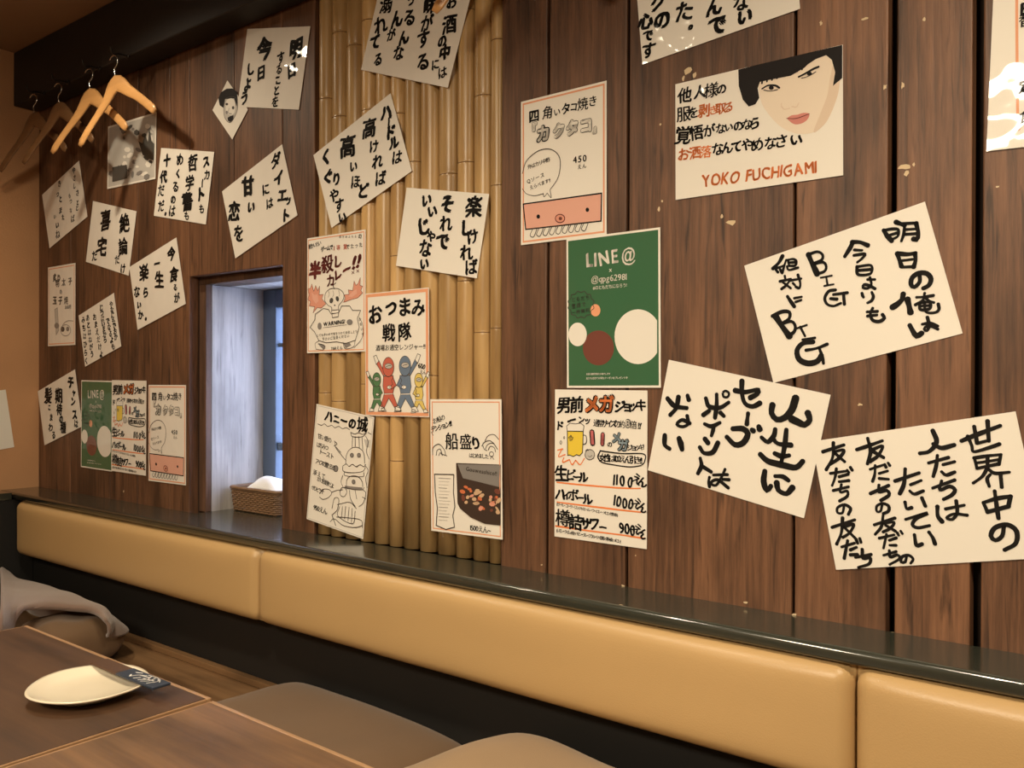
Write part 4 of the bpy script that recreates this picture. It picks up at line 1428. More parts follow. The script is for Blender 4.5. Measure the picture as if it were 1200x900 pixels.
# --- snack squad menu
p = Poster('snack_menu', 'white menu sheet with four masked heroes in green, red, blue and yellow', 'menu',
           [(430.6, 344.3), (505.2, 337.5), (505.2, 487.7), (430.6, 487.7)], 1.4440, MG, frame=(420, 330, 5.29))
p.border('border_orange', 0.002, 0.0075)
for c in [('お', 118, 205, 124), ('つ', 215, 165, 100), ('ま', 300, 155, 120), ('み', 385, 162, 112), ('戦', 202, 318, 108), ('隊', 298, 312, 110)]:
    p.g(c[0], c[1], c[2], c[3], wt=0.065)
p.run('酒場お通空レンジャー!!', (135, 412), (426, 402), 38, wt=0.03)
p.run('600', (392, 520), (420, 530), 40, wt=0.035)
p.run('えん', (404, 560), (424, 562), 28, wt=0.03)


def hero(x, y, s, col, arm):
    """masked figure; (x, y) is the top of the hood, s its height"""
    q = s / 330.0

    def P(u, v):
        return (x + u * q, y + v * q)
    up, dn = (-1, 1) if arm < 0 else (1, -1)
    p.poly([P(-32, 120), P(30, 118), P(38, 190), P(28, 235), P(-26, 235), P(-36, 185)], col, 'drawing', 1, 4)
    p.poly([P(up * 30, 125), P(up * 78, 40), P(up * 62, 20), P(up * 24, 100)], col, 'drawing', 1, 4)
    p.poly([P(up * 78, 46), P(up * 96, -6), P(up * 78, -14), P(up * 62, 24)], 'white', 'drawing', 2, 4)
    p.poly([P(dn * 30, 130), P(dn * 52, 180), P(dn * 20, 205), P(dn * 8, 190), P(dn * 28, 172), P(dn * 20, 150)], col, 'drawing', 2, 4)
    p.dot(*P(dn * 6, 192), 14 * q, 11 * q, 'white', layer=3, outline=3)
    p.poly([P(-26, 232), P(28, 232), P(62, 318), P(44, 330), P(2, 262), P(-30, 330), P(-54, 322)], col, 'drawing', 1, 4)
    p.poly([P(-56, 312), P(-28, 322), P(-26, 342), P(-66, 346)], 'white', 'drawing', 3, 4)
    p.poly([P(40, 318), P(66, 310), P(84, 342), P(46, 344)], 'white', 'drawing', 3, 4)
    p.s([P(-24, 236), P(28, 234)], 6 * q, 'white', 'drawing', layer=4)
    p.dot(*P(0, 62), 36 * q, 62 * q, col, layer=3, outline=4)
    p.dot(*P(2, 56), 24 * q, 17 * q, 'light_grey' if arm else 'white', layer=5, outline=3)
    p.s([P(-12, 60), P(2, 54), P(16, 52)], 4 * q, 'pencil', 'drawing', layer=7)


hero(128, 565, 230, 'leaf', -1)
hero(200, 470, 318, 'red', -1)
hero(303, 462, 330, 'blue', 1)
hero(388, 568, 235, 'pale_yellow', 1)
p.build()

# --- castle menu
p = Poster('castle_menu', 'white menu sheet with a pen drawing of a stacked castle, lowest left on the bamboo', 'menu',
           [(373.8, 474.4), (440.7, 487.8), (427, 631), (360, 607.8)], 1.4457, MG, frame=(360, 440, 4.5))
p.border('light_grey', 0.003, 0.0015)
for c in [('ハ', 124, 215, 62), ('ニ', 164, 230, 50), ('ー', 204, 240, 56), ('の', 246, 252, 58), ('城', 300, 258, 82)]:
    p.g(c[0], c[1], c[2], c[3], wt=0.07)
p.s([(65, 255), (85, 262), (100, 255), (118, 268), (138, 262), (155, 275), (175, 268), (195, 280), (215, 275), (232, 285)], 4, 'pencil', 'drawing')
for t, a, b_, s in [('甘い愛の', (75, 320), (128, 340), 30), ('はちみつ', (68, 365), (112, 380), 30), ('トースト', (82, 402), (140, 425), 32), ('アイスの雪だるま', (62, 452), (148, 485), 30), ('添えて', (50, 510), (95, 530), 30), ('かけ放題だよ', (70, 545), (142, 580), 28), ('ぜひどうぞ', (40, 590), (90, 612), 26)]:
    p.run(t, a, b_, s, wt=0.025)
p.run('950えん', (48, 694), (104, 714), 34, wt=0.03)
D_ = [[(212, 468), (214, 430), (228, 395), (258, 378), (288, 385), (308, 412), (312, 462)], [(198, 476), (215, 466), (230, 478), (248, 468), (268, 480), (288, 470), (308, 480), (318, 468)],
      [(196, 480), (202, 505), (250, 512), (300, 505), (316, 485)], [(205, 508), (212, 528), (300, 532), (308, 512)], [(216, 585), (218, 550), (240, 530), (275, 532), (298, 556), (302, 585)], [(206, 588), (240, 598), (296, 602), (310, 590)],
      [(238, 300), (248, 322), (300, 322), (320, 302)], [(238, 300), (260, 308), (280, 302), (302, 310), (320, 302)], [(248, 322), (246, 380)], [(298, 322), (302, 392)], [(262, 322), (262, 372)], [(282, 322), (284, 380)],
      [(156, 350), (160, 380), (190, 420), (214, 448)], [(160, 376), (186, 405)], [(152, 345), (166, 360), (150, 372)],
      [(75, 622), (92, 600), (122, 600), (138, 618), (122, 642), (92, 652), (75, 640)], [(138, 615), (165, 605), (196, 602)], [(182, 612), (190, 592), (208, 592), (218, 612), (205, 636), (186, 632), (182, 612)],
      [(140, 700), (152, 648), (175, 650), (168, 705), (140, 735)], [(168, 680), (232, 668), (268, 700)], [(180, 690), (172, 740), (248, 780), (262, 715)], [(195, 690), (190, 745)], [(212, 690), (206, 755)], [(230, 695), (224, 765)], [(246, 700), (242, 775)],
      [(130, 770), (152, 755), (200, 790), (262, 800), (300, 790)], [(165, 745), (210, 748), (290, 760), (300, 800)], [(140, 735), (160, 790)],
      [(318, 320), (330, 350), (322, 400), (335, 440)], [(312, 470), (330, 500), (318, 540), (325, 590)], [(300, 600), (318, 620), (305, 670), (282, 690)], [(232, 605), (238, 650), (262, 690)], [(200, 590), (188, 560), (196, 528)], [(262, 605), (270, 650)], [(330, 300), (346, 310)], [(300, 640), (318, 650)]]
for l in D_:
    p.s(l, 4.5, 'pencil', 'drawing')
p.dot(245, 420, 9, 11, 'grey', layer=3, outline=3)
p.dot(282, 420, 9, 11, 'grey', layer=3, outline=3)
p.dot(254, 560, 9, 11, 'grey', layer=3, outline=3)
p.dot(160, 490, 12, 16, 'grey', layer=2, outline=3)
p.poly([(308, 335), (340, 340), (336, 380), (318, 375)], 'light_grey', 'drawing', 1)
p.poly([(205, 580), (300, 590), (300, 602), (215, 598)], 'grey', 'drawing', 1)
p.build()

# --- seafood boat menu
p = Poster('seafood_menu', 'white menu sheet with an orange line border and a photo of a heaped dark dish', 'menu',
           [(506.3, 467.9), (590, 467.7), (591, 631.9), (507.7, 621.5)], 1.4445, MG, frame=(350, 460, 4.8))
p.border('border_orange', 0.005, 0.0025)
for c in [('船', 872, 272, 96), ('盛', 950, 276, 88), ('り', 1008, 285, 74)]:
    p.g(c[0], c[1], c[2], c[3], wt=0.05)
p.run('お船の', (778, 158), (822, 140), 34, wt=0.03)
p.run('テンション!!!', (768, 205), (870, 172), 36, wt=0.035)
p.run('はじめました', (980, 352), (1070, 358), 28, wt=0.03)
p.s([(758, 222), (768, 240)], 4, 'pencil', 'drawing')
for l in ([(765, 350), (768, 310), (800, 290), (830, 320), (838, 350)], [(785, 352), (790, 325), (808, 318), (818, 345)], [(800, 352), (808, 338), (820, 352)], [(815, 345), (845, 355)],
          [(1042, 300), (1055, 280), (1085, 270), (1110, 285)], [(1060, 270), (1078, 242), (1110, 236), (1136, 262)], [(1062, 315), (1075, 292), (1105, 285), (1130, 318)], [(1078, 322), (1090, 302), (1112, 310), (1118, 332)], [(1048, 300), (1056, 318), (1070, 325)]):
    p.s(l, 5.5, 'pencil', 'drawing')
p.dot(1096, 345, 12, 13, None, outline=4)
p.s([(1090, 372), (1096, 358), (1110, 375)], 4, 'pencil', 'drawing')
bx = [(776, 458), (884, 460), (882, 560), (890, 640), (878, 690), (888, 755), (840, 768), (785, 745), (792, 650), (780, 560)]
for i in range(len(bx)):
    p.s([bx[i], bx[(i + 1) % len(bx)]], 6, 'pencil', 'drawing', taper=1)
for k in range(14):
    y = 480 + k * 18
    p.s([(800, y), (866 - (k * 7) % 24, y + 3)], 3, 'light_grey' if k % 3 else 'grey', 'drawing')
p.poly([(896, 395), (1147, 404), (1147, 745), (1060, 736), (980, 700), (920, 650), (904, 615)], 'food_dark', 'photo_print', 1)
p.poly([(905, 402), (1144, 408), (1138, 530), (1020, 500), (935, 480)], 'grey', 'photo_print', 2)
p.run('Gouweashico!!', (962, 428), (1125, 455), 32, 'pencil', wt=0.03, layer=4)
rf = random.Random(4)
for k in range(46):
    t = rf.random()
    x = 920 + 220 * t
    y = 520 + 150 * rf.random() + 25 * t
    if y > 600 + 100 * t or x > 1138:
        continue
    p.dot(x, y, rf.uniform(7, 20), rf.uniform(6, 15), rf.choice(['food', 'food', 'food_light', 'flame', 'food_dark', 'brown', 'food_light']), 'photo_print', 3 + k % 4, n=7, rot=rf.uniform(0, 3))
p.poly([(905, 618), (960, 650), (1060, 700), (1147, 712), (1147, 745), (1060, 736), (980, 700), (920, 650)], 'food_dark', 'photo_print', 7)
p.run('1500えん~', (978, 758), (1084, 772), 38, wt=0.03)
p.build()

# --- small pieces
p = Poster('face_cutout', 'small diamond of white paper with a black haired laughing face', 'poster',
           [(267.6, 94.4), (290.7, 128.2), (273, 165.3), (250.2, 128.2)], 1.4482, frame=(120, 85, 6.206))
p.poly([(850, 190), (870, 145), (910, 120), (955, 118), (985, 145), (990, 200), (982, 250), (965, 190), (900, 195), (888, 260), (860, 240)], 'hair', 'portrait', 2)
p.poly([(888, 220), (905, 190), (955, 178), (985, 200), (988, 270), (965, 330), (935, 365), (905, 345), (890, 300)], 'light_grey', 'portrait', 1, 4, 'pencil', True)
p.poly([(900, 230), (915, 200), (950, 190), (970, 220), (968, 290), (940, 310), (908, 290)], 'white', 'portrait', 2, smooth=True)
p.dot(912, 232, 10, 9, 'dark_grey', 'portrait', 3)
p.dot(958, 258, 9, 12, 'dark_grey', 'portrait', 3)
p.dot(912, 292, 8, 12, 'grey', 'portrait', 3)
p.s([(928, 262), (924, 296), (946, 302)], 6, 'grey', 'portrait', layer=3)
p.poly([(918, 330), (940, 318), (962, 312), (955, 345), (935, 362), (920, 352)], 'hair', 'portrait', 4)
p.build()

p = Poster('picture_print', 'glossy grey picture print hanging behind the nearest wooden hanger', 'poster',
           [(127.3, 148.8), (184.3, 131.4), (183, 210.6), (126.7, 221)], 1.4482, paper='paper', frame=(120, 85, 6.206))
p.panel('light_grey', 0.006, 'print', 0)
rf = random.Random(11)
for k in range(60):
    x, y = rf.uniform(70, 370), rf.uniform(390, 770)
    if x < 140 and y < 660:
        continue
    p.dot(x, y, rf.uniform(8, 30), rf.uniform(8, 26), rf.choice(['grey', 'dark_grey', 'white', 'grey', 'paper', 'light_grey']), 'print', 1 + k % 4, n=6, rot=rf.uniform(0, 3))
p.poly([(270, 500), (300, 520), (318, 450), (340, 510), (350, 400), (366, 500), (385, 520), (380, 640), (350, 630), (300, 600)], 'dark_grey', 'print', 6)
p.poly([(80, 690), (185, 672), (190, 770), (80, 798)], 'dark_grey', 'print', 6)
p.build()

p = Poster('menu_sheet', 'narrow dim menu sheet with faint drawings, beside the plaster wall at mid height', 'menu',
           [(57.2, 313.8), (89, 308), (89.1, 404.4), (57, 405.6)], 1.4482, MG, frame=(45, 300, 6.43))
p.border('border_orange', 0.006, 0.003)
p.run('炙り', (130, 165), (160, 170), 60, 'dark_grey', wt=0.05)
p.run('明太子', (150, 205), (245, 190), 58, 'grey', wt=0.04)
p.g('の', 176, 270, 40, 'grey', wt=0.04)
p.run('玉子焼', (130, 335), (215, 335), 62, 'dark_grey', wt=0.04)
p.run('500円', (210, 388), (245, 384), 32, 'grey', wt=0.04)
p.poly([(128, 405), (150, 390), (160, 560), (140, 595)], 'light_grey', 'drawing', 1, 4, 'grey')
p.dot(145, 525, 18, 22, 'grey', layer=3)
p.s([(178, 570), (190, 520), (225, 490), (270, 490)], 5, 'grey', 'drawing')
p.dot(212, 560, 38, 42, None, outline=5, oc='grey')
p.dot(190, 552, 14, 20, 'dark_grey', layer=3)
p.dot(228, 550, 12, 18, 'grey', layer=3)
p.build()

p = Poster('menu_sheet', 'cream menu sheet cut by the right edge of the picture near the top', 'menu',
           [(1178, -55), (1350, -75), (1352, 132), (1183.2, 156)], 1.4482, MG, rect=(0.214, 0.303), frame=(980, 0, 3.75))
p.s([(795, -120), (795, 120), (800, 540), (812, 552), (850, 548), (1100, 520)], 11, 'border_orange', 'border', taper=1)
for t, y in (('日', 40), ('替', 90), ('定', 380), ('食', 510)):
    p.g(t, 838, y, 60)
p.build()

# a sheet on the plaster wall at the far left
root = empty('paper_sheet')
ya, yb = -0.02, 0.0
d1, d0 = ray(12, 466), ray(8, 500)
k1 = XL / d1.x
pt, pb = d1 * k1 + Vector((0, 0, CAMZ)), ray(0, 528) * (XL / ray(0, 528).x) + Vector((0, 0, CAMZ))
root.location = (XL + 0.0008, pt.y - 0.14, (pt.z + pb.z) / 2)
root.rotation_euler = (R(8), 0, 0)
tag(root, 'white sheet on the orange plaster wall, cut by the left edge of the picture', 'poster')
bm = bmesh.new()
box(bm, 0, 0.0008, -0.14, 0.14, -0.105, 0.105)
mesh_obj('sheet', bm, INK['paper'], root)
bm = bmesh.new()
for (a, c) in (((0.06, 0.03), (0.10, -0.01)), ((0.02, 0.05), (0.05, 0.0)), ((-0.05, 0.05), (-0.02, -0.03))):
    tube(bm, [(0.0012, a[0], a[1]), (0.0012, (a[0] + c[0]) / 2 + .01, (a[1] + c[1]) / 2), (0.0012, c[0], c[1])], 0.006, 6, flat=(1, 1))
for v in bm.verts:
    v.co.x = 0.0009 + min(0.0006, max(0, v.co.x - 0.0009))
mesh_obj('lettering', bm, INK['black'], root)

bpy.data.objects.remove(_fo)
bpy.data.curves.remove(_fc)

# ------------------------------------------------------------------ hangers on cup hooks


def make_hanger():
    root = empty('coat_hanger')
    bm = bmesh.new()
    pts = [(-0.170, -0.010, -0.142), (-0.159, -0.008, -0.130), (-0.126, -0.003, -0.098), (-0.088, 0.004, -0.064), (-0.05, 0.008, -0.033), (-0.022, 0.009, -0.006), (0.0, 0.009, 0.006),
           (0.022, 0.009, -0.006), (0.05, 0.008, -0.033), (0.088, 0.004, -0.064), (0.126, -0.003, -0.098), (0.159, -0.008, -0.130), (0.170, -0.010, -0.142)]
    rad = [0.009, 0.0135, 0.0135, 0.014, 0.018, 0.024, 0.027, 0.024, 0.018, 0.014, 0.0135, 0.0135, 0.009]
    pp = catmull(pts, 0.012)
    n = len(pp)
    rr = []
    for q in pp:
        j = min(range(len(pts)), key=lambda k: abs(pts[k][0] - q.x))
        k2 = j + 1 if (q.x > pts[j][0] and j < len(pts) - 1) else max(0, j - 1)
        t = abs(q.x - pts[j][0]) / max(1e-6, abs(pts[k2][0] - pts[j][0]))
        rr.append(rad[j] * (1 - t) + rad[k2] * t)
    tube(bm, pp, rr, 12, flat=(0.30, 1.0))
    mesh_obj('shoulder_bar', bm, M['hanger'], root, smooth=True)
    bm = bmesh.new()
    hk = [(0, 0.009, 0.028), (0, 0.009, 0.052)] + [(0.019 * math.sin(a) , 0.009, 0.074 - 0.019 * math.cos(a) + 0.0) for a in [R(v) for v in range(20, 250, 18)]]
    tube(bm, catmull(hk, 0.006), 0.0017, 8)
    mesh_obj('hook', bm, M['steel'], root, smooth=True)
    return root


def copy_tree(o):
    c = o.copy()
    COL.objects.link(c)
    for ch in list(o.children):
        k = ch.copy()
        COL.objects.link(k)
        k.parent = c
        k.matrix_parent_inverse = Matrix()
    return c


hang = make_hanger()
# x, y, apex z, yaw (left end towards the viewer if negative), roll, label
HSPOT = [(-2.535, 1.318, Z(0.886), 10, 10, 'light wooden coat hanger nearest the bamboo of the row at the upper left'),
         (-2.708, 1.325, Z(0.884), 12, 6, 'wooden coat hanger second from the right of the row at the upper left'),
         (-2.915, 1.325, Z(0.882), 12, 6, 'dim wooden coat hanger third from the right of the row at the upper left'),
         (-3.095, 1.325, Z(0.882), 12, 6, 'dimmest wooden coat hanger, closest to the plaster wall'),
         (-1.048, 1.322, Z(0.905), 6, 4, 'wooden coat hanger at the top edge above the bamboo, its tip over a sheet'),
         (-1.015, 1.285, Z(0.905), 16, -4, 'wooden coat hanger at the top edge, right of the other over the bamboo')]
for i, (x, y, z, yaw, roll, lab) in enumerate(HSPOT):
    h = hang if i == 0 else copy_tree(hang)
    h.location = (x, y, z)
    h.rotation_euler = (0, R(-roll), R(yaw))
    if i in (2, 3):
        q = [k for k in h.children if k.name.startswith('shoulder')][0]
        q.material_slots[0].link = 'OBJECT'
        q.material_slots[0].material = M['hanger_dimmed']
    tag(h, lab, 'coat hanger', 'wooden coat hangers hung along the beam')


def make_peg():
    root = empty('coat_hook')
    bm = bmesh.new()
    pts = [(0, 0.045, 0.0), (0, 0.02, 0.0), (0, 0.008, -0.002), (0, -0.004, -0.006), (0, -0.012, 0.002), (0, -0.013, 0.014)]
    tube(bm, catmull(pts, 0.005), 0.0025, 8)
    mesh_obj('hook', bm, M['black_steel'], root, smooth=True)
    bm = bmesh.new()
    lathe(bm, [(0.0085, 0), (0.0085, 0.002), (0.005, 0.0035)], 16)
    bmesh.ops.rotate(bm, verts=bm.verts, matrix=Matrix.Rotation(R(90), 3, 'X'), cent=(0, 0, 0))
    bmesh.ops.translate(bm, verts=bm.verts, vec=(0, 0.0405, 0))
    mesh_obj('rosette', bm, M['black_steel'], root, smooth=True)
    return root


peg = make_peg()
for i, (x, lab) in enumerate([(-2.535, 'small steel hook on the beam above the nearest wooden hanger at the left'), (-2.708, 'small steel hook on the beam above the second hanger'), (-2.915, 'small steel hook on the beam above the third hanger'),
                              (-3.095, 'small steel hook on the beam closest to the plaster wall'), (-1.048, 'left one of two small steel hooks on the beam out at the top'), (-1.015, 'right one of two small steel hooks on the beam out at the top')]):
    h = peg if i == 0 else copy_tree(peg)
    h.location = (x, 1.3215, Z(0.888) + 0.095)
    if i == 5:
        h.location.y, h.scale = 1.2865, (1, 1.86, 1)
    tag(h, lab, 'hook', 'coat hooks screwed to the beam')

# ------------------------------------------------------------------ basket with a white towel in the niche
bk = tag(empty('wicker_basket', (-2.175, 1.605, LED)), 'brown wicker basket standing on the sill in the window niche', 'basket')
BW, BD, BH = 0.115, 0.050, 0.072


def rrect(w, d, r, n, z, amp=0.0, ph=0):
    pts = []
    per = []
    for (cx, cy, a0) in ((w - r, d - r, 0), (-w + r, d - r, 90), (-w + r, -d + r, 180), (w - r, -d + r, 270)):
        for k in range(6):
            a = R(a0 + 90 * k / 5)
            per.append(Vector((cx + r * math.cos(a), cy + r * math.sin(a), 0)))
    tot = [0]
    for i in range(len(per)):
        tot.append(tot[-1] + (per[(i + 1) % len(per)] - per[i]).length)
    Lt = tot[-1]
    for k in range(n):
        s = Lt * k / n
        j = max(i for i in range(len(per)) if tot[i] <= s + 1e-9)
        t = (s - tot[j]) / max(1e-9, tot[j + 1] - tot[j])
        q = per[j].lerp(per[(j + 1) % len(per)], t)
        nrm = Vector((q.x / w ** 2, q.y / d ** 2, 0)).normalized()
        q = q + nrm * amp * (1 if (k + ph) % 2 else -1)
        q.z = z
        pts.append(q)
    return pts


bm = bmesh.new()
for k in range(11):
    z = 0.005 + k * 0.0058
    f = 0.93 + 0.07 * k / 10
    tube(bm, rrect(BW * f, BD * f, 0.015, 56, z, 0.0018, k), 0.0031, 5, closed=True)
mesh_obj('weave', bm, M['wicker'], bk, smooth=True)
bm = bmesh.new()
for a, c in zip(rrect(BW * 0.93, BD * 0.93, 0.015, 28, 0.002), rrect(BW, BD, 0.015, 28, 0.068)):
    tube(bm, [a, c], 0.0022, 5)
mesh_obj('stake', bm, M['wicker'], bk)['kind'] = 'stuff'
bm = bmesh.new()
box(bm, -BW * 0.90, BW * 0.90, -BD * 0.88, BD * 0.88, 0.0005, 0.004)
mesh_obj('base', bm, M['wicker'], bk)
bm = bmesh.new()
tube(bm, rrect(BW * 1.01, BD * 1.02, 0.016, 56, BH - 0.002, 0.0008), 0.0055, 7, closed=True)
mesh_obj('rim', bm, M['wicker'], bk, smooth=True)

bm = bmesh.new()
nx, ny = 36, 22
grid = []
for i in range(nx + 1):
    col = []
    for j in range(ny + 1):
        u, v = i / nx * 2 - 1, j / ny * 2 - 1
        e = max(abs(u) ** 3, abs(v) ** 3)
        zz = 0.062 + 0.046 * (1 - abs(u - 0.15) ** 2) * (1 - 0.6 * abs(v) ** 2.2) + 0.008 * noise.noise((u * 2.3, v * 2.3, 1.0)) - 0.008 * e
        col.append(bm.verts.new((u * 0.092 + 0.006, v * 0.040, zz)))
    grid.append(col)
for i in range(nx):
    for j in range(ny):
        bm.faces.new((grid[i][j], grid[i + 1][j], grid[i + 1][j + 1], grid[i][j + 1]))
tw = mesh_obj('white_towel', bm, M['cloth'], smooth=True)
md = tw.modifiers.new('thick', 'SOLIDIFY')
md.thickness = 0.006
tw.location = bk.location
tag(tw, 'white folded towel heaped in the wicker basket', 'towel')

# ------------------------------------------------------------------ tables
TZ = Z(-0.500)


def make_table(w, d):
    root = empty('dining_table')
    bm = bmesh.new()
    box(bm, -w / 2 + 0.004, w / 2 - 0.004, -d / 2 + 0.004, d / 2 - 0.004, -0.028, 0)
    mesh_obj('table_top', bm, M['table'], root, bevel=0.001)
    bm = bmesh.new()
    for (x0, x1, y0, y1) in ((-w / 2, w / 2, d / 2 - 0.0038, d / 2 + 0.004), (-w / 2, w / 2, -d / 2 - 0.004, -d / 2 + 0.0038), (-w / 2 - 0.0005, -w / 2 + 0.0038, -d / 2 + 0.004, d / 2 - 0.004), (w / 2 - 0.0038, w / 2 - 0.0035 + 0.003, -d / 2 + 0.004, d / 2 - 0.004)):
        box(bm, x0, x1, y0, y1, -0.030, -0.0004)
    mesh_obj('edge_band', bm, M['edge'], root, bevel=0.0015)
    for sx in (-1, 1):
        for sy in (-1, 1):
            bm = bmesh.new()
            x, y = sx * (w / 2 - 0.06), sy * (d / 2 - 0.06)
            box(bm, x - 0.025, x + 0.025, y - 0.025, y + 0.025, -TZ + 0.001, -0.0285)
            mesh_obj('leg', bm, M['panel'], root, bevel=0.003)
    return root


tb = make_table(0.650, 0.60)
tb.location = (-1.5285, 0.481, TZ)
tag(tb, 'dark wood dining table at the left with a plate on it', 'table', 'dining tables pushed together')
t2 = copy_tree(tb)
q = [k for k in t2.children if k.name.startswith('table_top')][0]
q.material_slots[0].link = 'OBJECT'
q.material_slots[0].material = M['table_streaky']
t2.location = (-0.872, 0.470, TZ)
t2.rotation_euler = (0, 0, R(-1.0))
tag(t2, 'dining table at the bottom of the picture, empty with a pale streaky grain', 'table', 'dining tables pushed together')

# plate and chopstick wrapper
pc = on_height(104, 805, TZ + 0.012)
bm = bmesh.new()
prof = [(0.045, 0.0006), (0.052, 0.0), (0.055, 0.004), (0.072, 0.008), (0.0915, 0.0165), (0.0935, 0.0185), (0.0925, 0.0200), (0.088, 0.0190), (0.074, 0.0125), (0.060, 0.0095), (0.03, 0.0088), (0.002, 0.0086)]
lathe(bm, prof, 64, lambda a: 1 + 0.015 * math.sin(3 * a + .5) + 0.012 * math.sin(5 * a))
pl = mesh_obj('plate', bm, M['plate'], smooth=True)
pl.location = (pc.x, pc.y, TZ)
pl.rotation_euler = (0, 0, 0.4)
pl.scale = (0.95, 0.95, 1)
tag(pl, 'round cream plate with a slightly wavy rim on the left table', 'plate')

a = on_height(116, 777, TZ + 0.020)
c = on_height(188, 806, TZ + 0.020)
dirv = (c - a)
L_ = dirv.length
ang = math.atan2(dirv.y, dirv.x)
cw = tag(empty('chopstick_wrapper', ((a.x + c.x) / 2, (a.y + c.y) / 2, TZ + 0.0222), (0, 0, ang)), 'navy and brown chopstick sleeve with white brush letters lying across the plate rim', 'chopstick sleeve')
bm = bmesh.new()
hw = 0.0155
box(bm, -0.012, L_ / 2 + 0.004, -hw, hw, -0.0012, 0.0028)
mesh_obj('paper_sleeve', bm, M['navy'], cw, bevel=0.001)
bm = bmesh.new()
box(bm, -L_ / 2, -0.0122, -hw * 0.96, hw * 0.96, -0.0012, 0.0024)
mesh_obj('sleeve_end', bm, M['brown_paper'], cw, bevel=0.001)['label'] = 'dark brown end of the sleeve'
bm = bmesh.new()
for pts, w in [([(0.008, 0.006), (0.016, 0.010)], .0016), ([(0.014, -0.008), (0.018, 0.002), (0.026, 0.008)], .0018), ([(0.022, -0.011), (0.026, -0.002)], .0016), ([(0.020, 0.003), (0.034, 0.006)], .0016), ([(0.030, -0.010), (0.036, 0.000), (0.032, 0.010)], .0018),
               ([(0.036, -0.011), (0.042, -0.002), (0.040, 0.010)], .0018), ([(0.030, -0.002), (0.046, 0.002)], .0016), ([(0.046, -0.010), (0.050, 0.004), (0.044, 0.012)], .0018), ([(0.026, 0.011), (0.044, 0.0125), (0.054, 0.004)], .0012), ([(0.010, -0.004), (0.014, -0.010)], .0016)]:
    q = catmull([(x * L_ / 0.12, y, 0) for x, y in pts], 0.002) if len(pts) > 2 else [Vector((x * L_ / 0.12, y, 0)) for x, y in pts]
    for i in range(len(q) - 1):
        t = (q[i + 1] - q[i]).normalized()
        n_ = Vector((-t.y, t.x, 0)) * w * 0.78
        e_ = t * w * 0.3
        vs = [bm.verts.new(v + Vector((0, 0, 0.0031))) for v in (q[i] - n_ - e_, q[i + 1] - n_ + e_, q[i + 1] + n_ + e_, q[i] + n_ - e_)]
        bm.faces.new(vs)
mesh_obj('lettering', bm, M['white_ink'], cw)['label'] = 'white brush lettering'

# ------------------------------------------------------------------ seat cushions


def cushion(name, w, d, h, mat, pinch=0.05, seed=0, tilt=None):
    """square floor cushion: drawn-in sides, rounded corners, puffed middle"""
    bm = bmesh.new()
    n = 28
    top, bot = [], []

    def pos(u, v):
        k = 0.12
        x = u * math.sqrt(1 - k * v * v) * (1 - pinch * (1 - v * v) * abs(u) ** 3)
        y = v * math.sqrt(1 - k * u * u) * (1 - pinch * (1 - u * u) * abs(v) ** 3)
        return x * w / 2, y * d / 2
    for i in range(n + 1):
        ct, cb = [], []
        for j in range(n + 1):
            u, v = i / n * 2 - 1, j / n * 2 - 1
            u = math.sin(u * math.pi / 2)
            v = math.sin(v * math.pi / 2)
            x, y = pos(u, v)
            e = (1 - abs(u) ** 5) * (1 - abs(v) ** 5)
            f = max(0.0, e) ** 0.42
            nz = 0.10 * h * noise.noise((u * 1.6 + seed, v * 1.6, seed))
            ct.append(bm.verts.new((x, y, h * 0.5 + h * 0.5 * f + nz * f)))
            cb.append(bm.verts.new((x, y, h * 0.5 - h * 0.5 * max(0, f))) if 0 < i < n and 0 < j < n else ct[-1])
        top.append(ct)
        bot.append(cb)
    for i in range(n):
        for j in range(n):
            bm.faces.new((top[i][j], top[i + 1][j], top[i + 1][j + 1], top[i][j + 1]))
            f = [bot[i][j], bot[i][j + 1], bot[i + 1][j + 1], bot[i + 1][j]]
            try:
                bm.faces.new(f)
            except ValueError:
                pass
    bmesh.ops.recalc_face_normals(bm, faces=bm.faces)
    return mesh_obj(name, bm, mat, smooth=True)


SG = 'square seat cushions on the wall bench'
cu = cushion('seat_cushion', 0.64, 0.54, 0.075, M['cush_brown'], seed=1)
cu.location = (-1.460, 1.112, SEAT + 0.0005)
cu.rotation_euler = (0, 0, R(-3))
tag(cu, 'flat brown seat cushion on the bench behind the two tables', 'cushion', SG)
cu = cushion('seat_cushion', 0.62, 0.52, 0.150, M['cush_tan'], seed=4)
cu.location = (-0.795, 1.07, SEAT + 0.0005)
cu.rotation_euler = (0, 0, R(-12))
tag(cu, 'paler tan seat cushion at the bottom middle of the picture', 'cushion', SG)
cu = cushion('seat_cushion', 0.235, 0.22, 0.128, M['cush_brown'], pinch=0.0, seed=7)
cu.location = (-2.485, 1.165, SEAT + 0.0005)
tag(cu, 'brown seat cushion half hidden under the folded blanket at the left', 'cushion', SG)

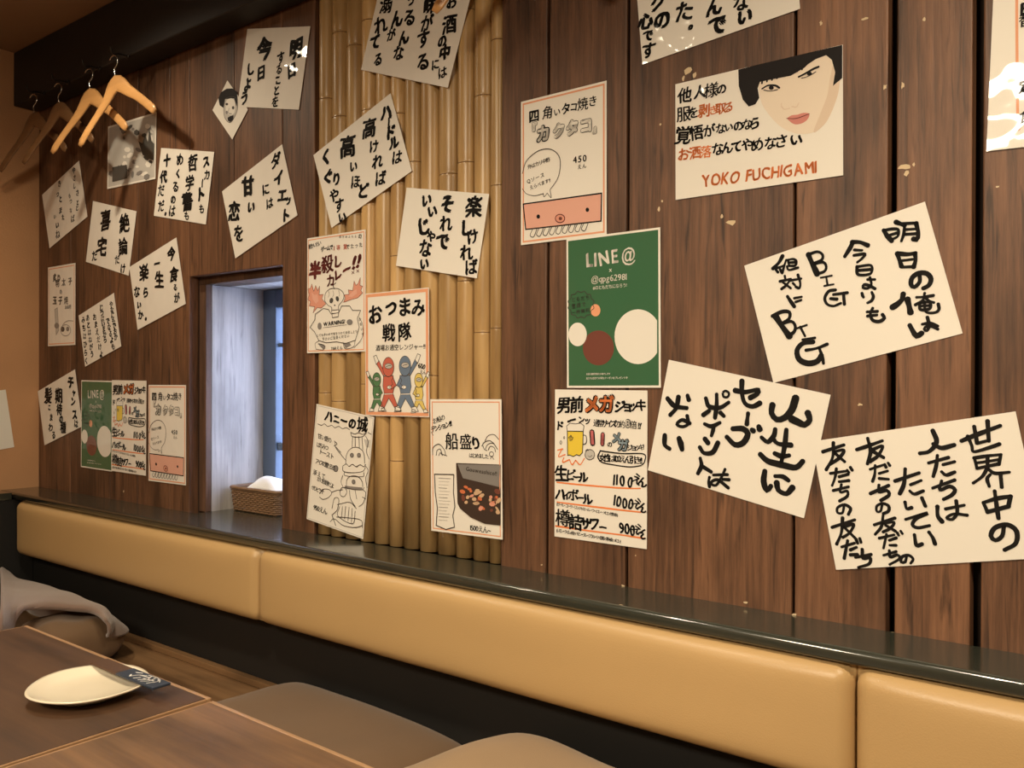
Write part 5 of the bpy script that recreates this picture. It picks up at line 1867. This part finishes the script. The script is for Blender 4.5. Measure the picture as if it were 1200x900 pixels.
# blanket thrown over the cushion: one thick cloth, its near edge lifted in a fold, the right end curling down
back = [(1, 664), (8, 670), (20, 679), (40, 684), (65, 691), (100, 706), (121, 715), (131, 726)]
frnt = [(1, 719), (7, 717), (14, 715), (30, 712), (60, 709), (98, 711), (115, 718), (124, 728)]
rows = []
for k, (q0, q1) in enumerate(zip(back, frnt)):
    zb, zf = Z(-0.655) - 0.004 * k, Z(-0.600) - 0.007 * k
    A, B = on_height(*q0, zb), on_height(*q1, zf)
    mid = (A + B) / 2 + Vector((0, 0, 0.012))
    hang = 0.180 if k < 2 else 0.014
    inn = -0.006 if k < 2 else 0.012
    rows.append([A + Vector((0.0, 0.05, -0.128 if k < 5 else -0.045)), A + Vector((0, 0.020, -0.03 if k < 5 else -0.02)), A, mid, B, B + Vector((0, inn * 0.4, -hang * 0.5)), B + Vector((0, inn, -hang))])
E_ = rows[-1]
cen = sum(E_[2:6], Vector()) / 4 + Vector((-0.01, 0, -0.02))
rows.append([v.lerp(cen, 0.25) + Vector((0.016, 0.0, -0.012)) for v in E_])
rows.append([v.lerp(cen, 0.65) + Vector((0.014, 0.0, -0.024)) for v in E_])
rows.append([v.lerp(cen, 0.92) + Vector((0.002, 0.0, -0.026)) for v in E_])
nv = 7
cols = [catmull([r[j] for r in rows], 0.018) for j in range(nv)]
nn = 70


def resample(pts, n):
    d = [0.0]
    for a_, c_ in zip(pts, pts[1:]):
        d.append(d[-1] + (c_ - a_).length)
    out = []
    for k in range(n + 1):
        s_ = d[-1] * k / n
        j = max(i for i in range(len(d)) if d[i] <= s_ + 1e-9)
        j = min(j, len(pts) - 2)
        out.append(pts[j].lerp(pts[j + 1], (s_ - d[j]) / max(1e-9, d[j + 1] - d[j])))
    return out


cols = [resample(c_, nn) for c_ in cols]
bm = bmesh.new()
grid = []
for i in range(nn + 1):
    prof = resample(catmull([c_[i] for c_ in cols], 0.012), 26)
    grid.append([bm.verts.new(v + Vector((0, 0, 0.006 * noise.noise(v * 9)))) for v in prof])
for i in range(nn):
    for j in range(26):
        bm.faces.new((grid[i][j], grid[i][j + 1], grid[i + 1][j + 1], grid[i + 1][j]))
bl = mesh_obj('folded_blanket', bm, M['blanket'], smooth=True)
md = bl.modifiers.new('thick', 'SOLIDIFY')
md.thickness = 0.010
md.offset = 0
md = bl.modifiers.new('soft', 'SUBSURF')
md.levels = md.render_levels = 1
tag(bl, 'mauve brown fleece blanket folded over the bench at the left edge', 'blanket')
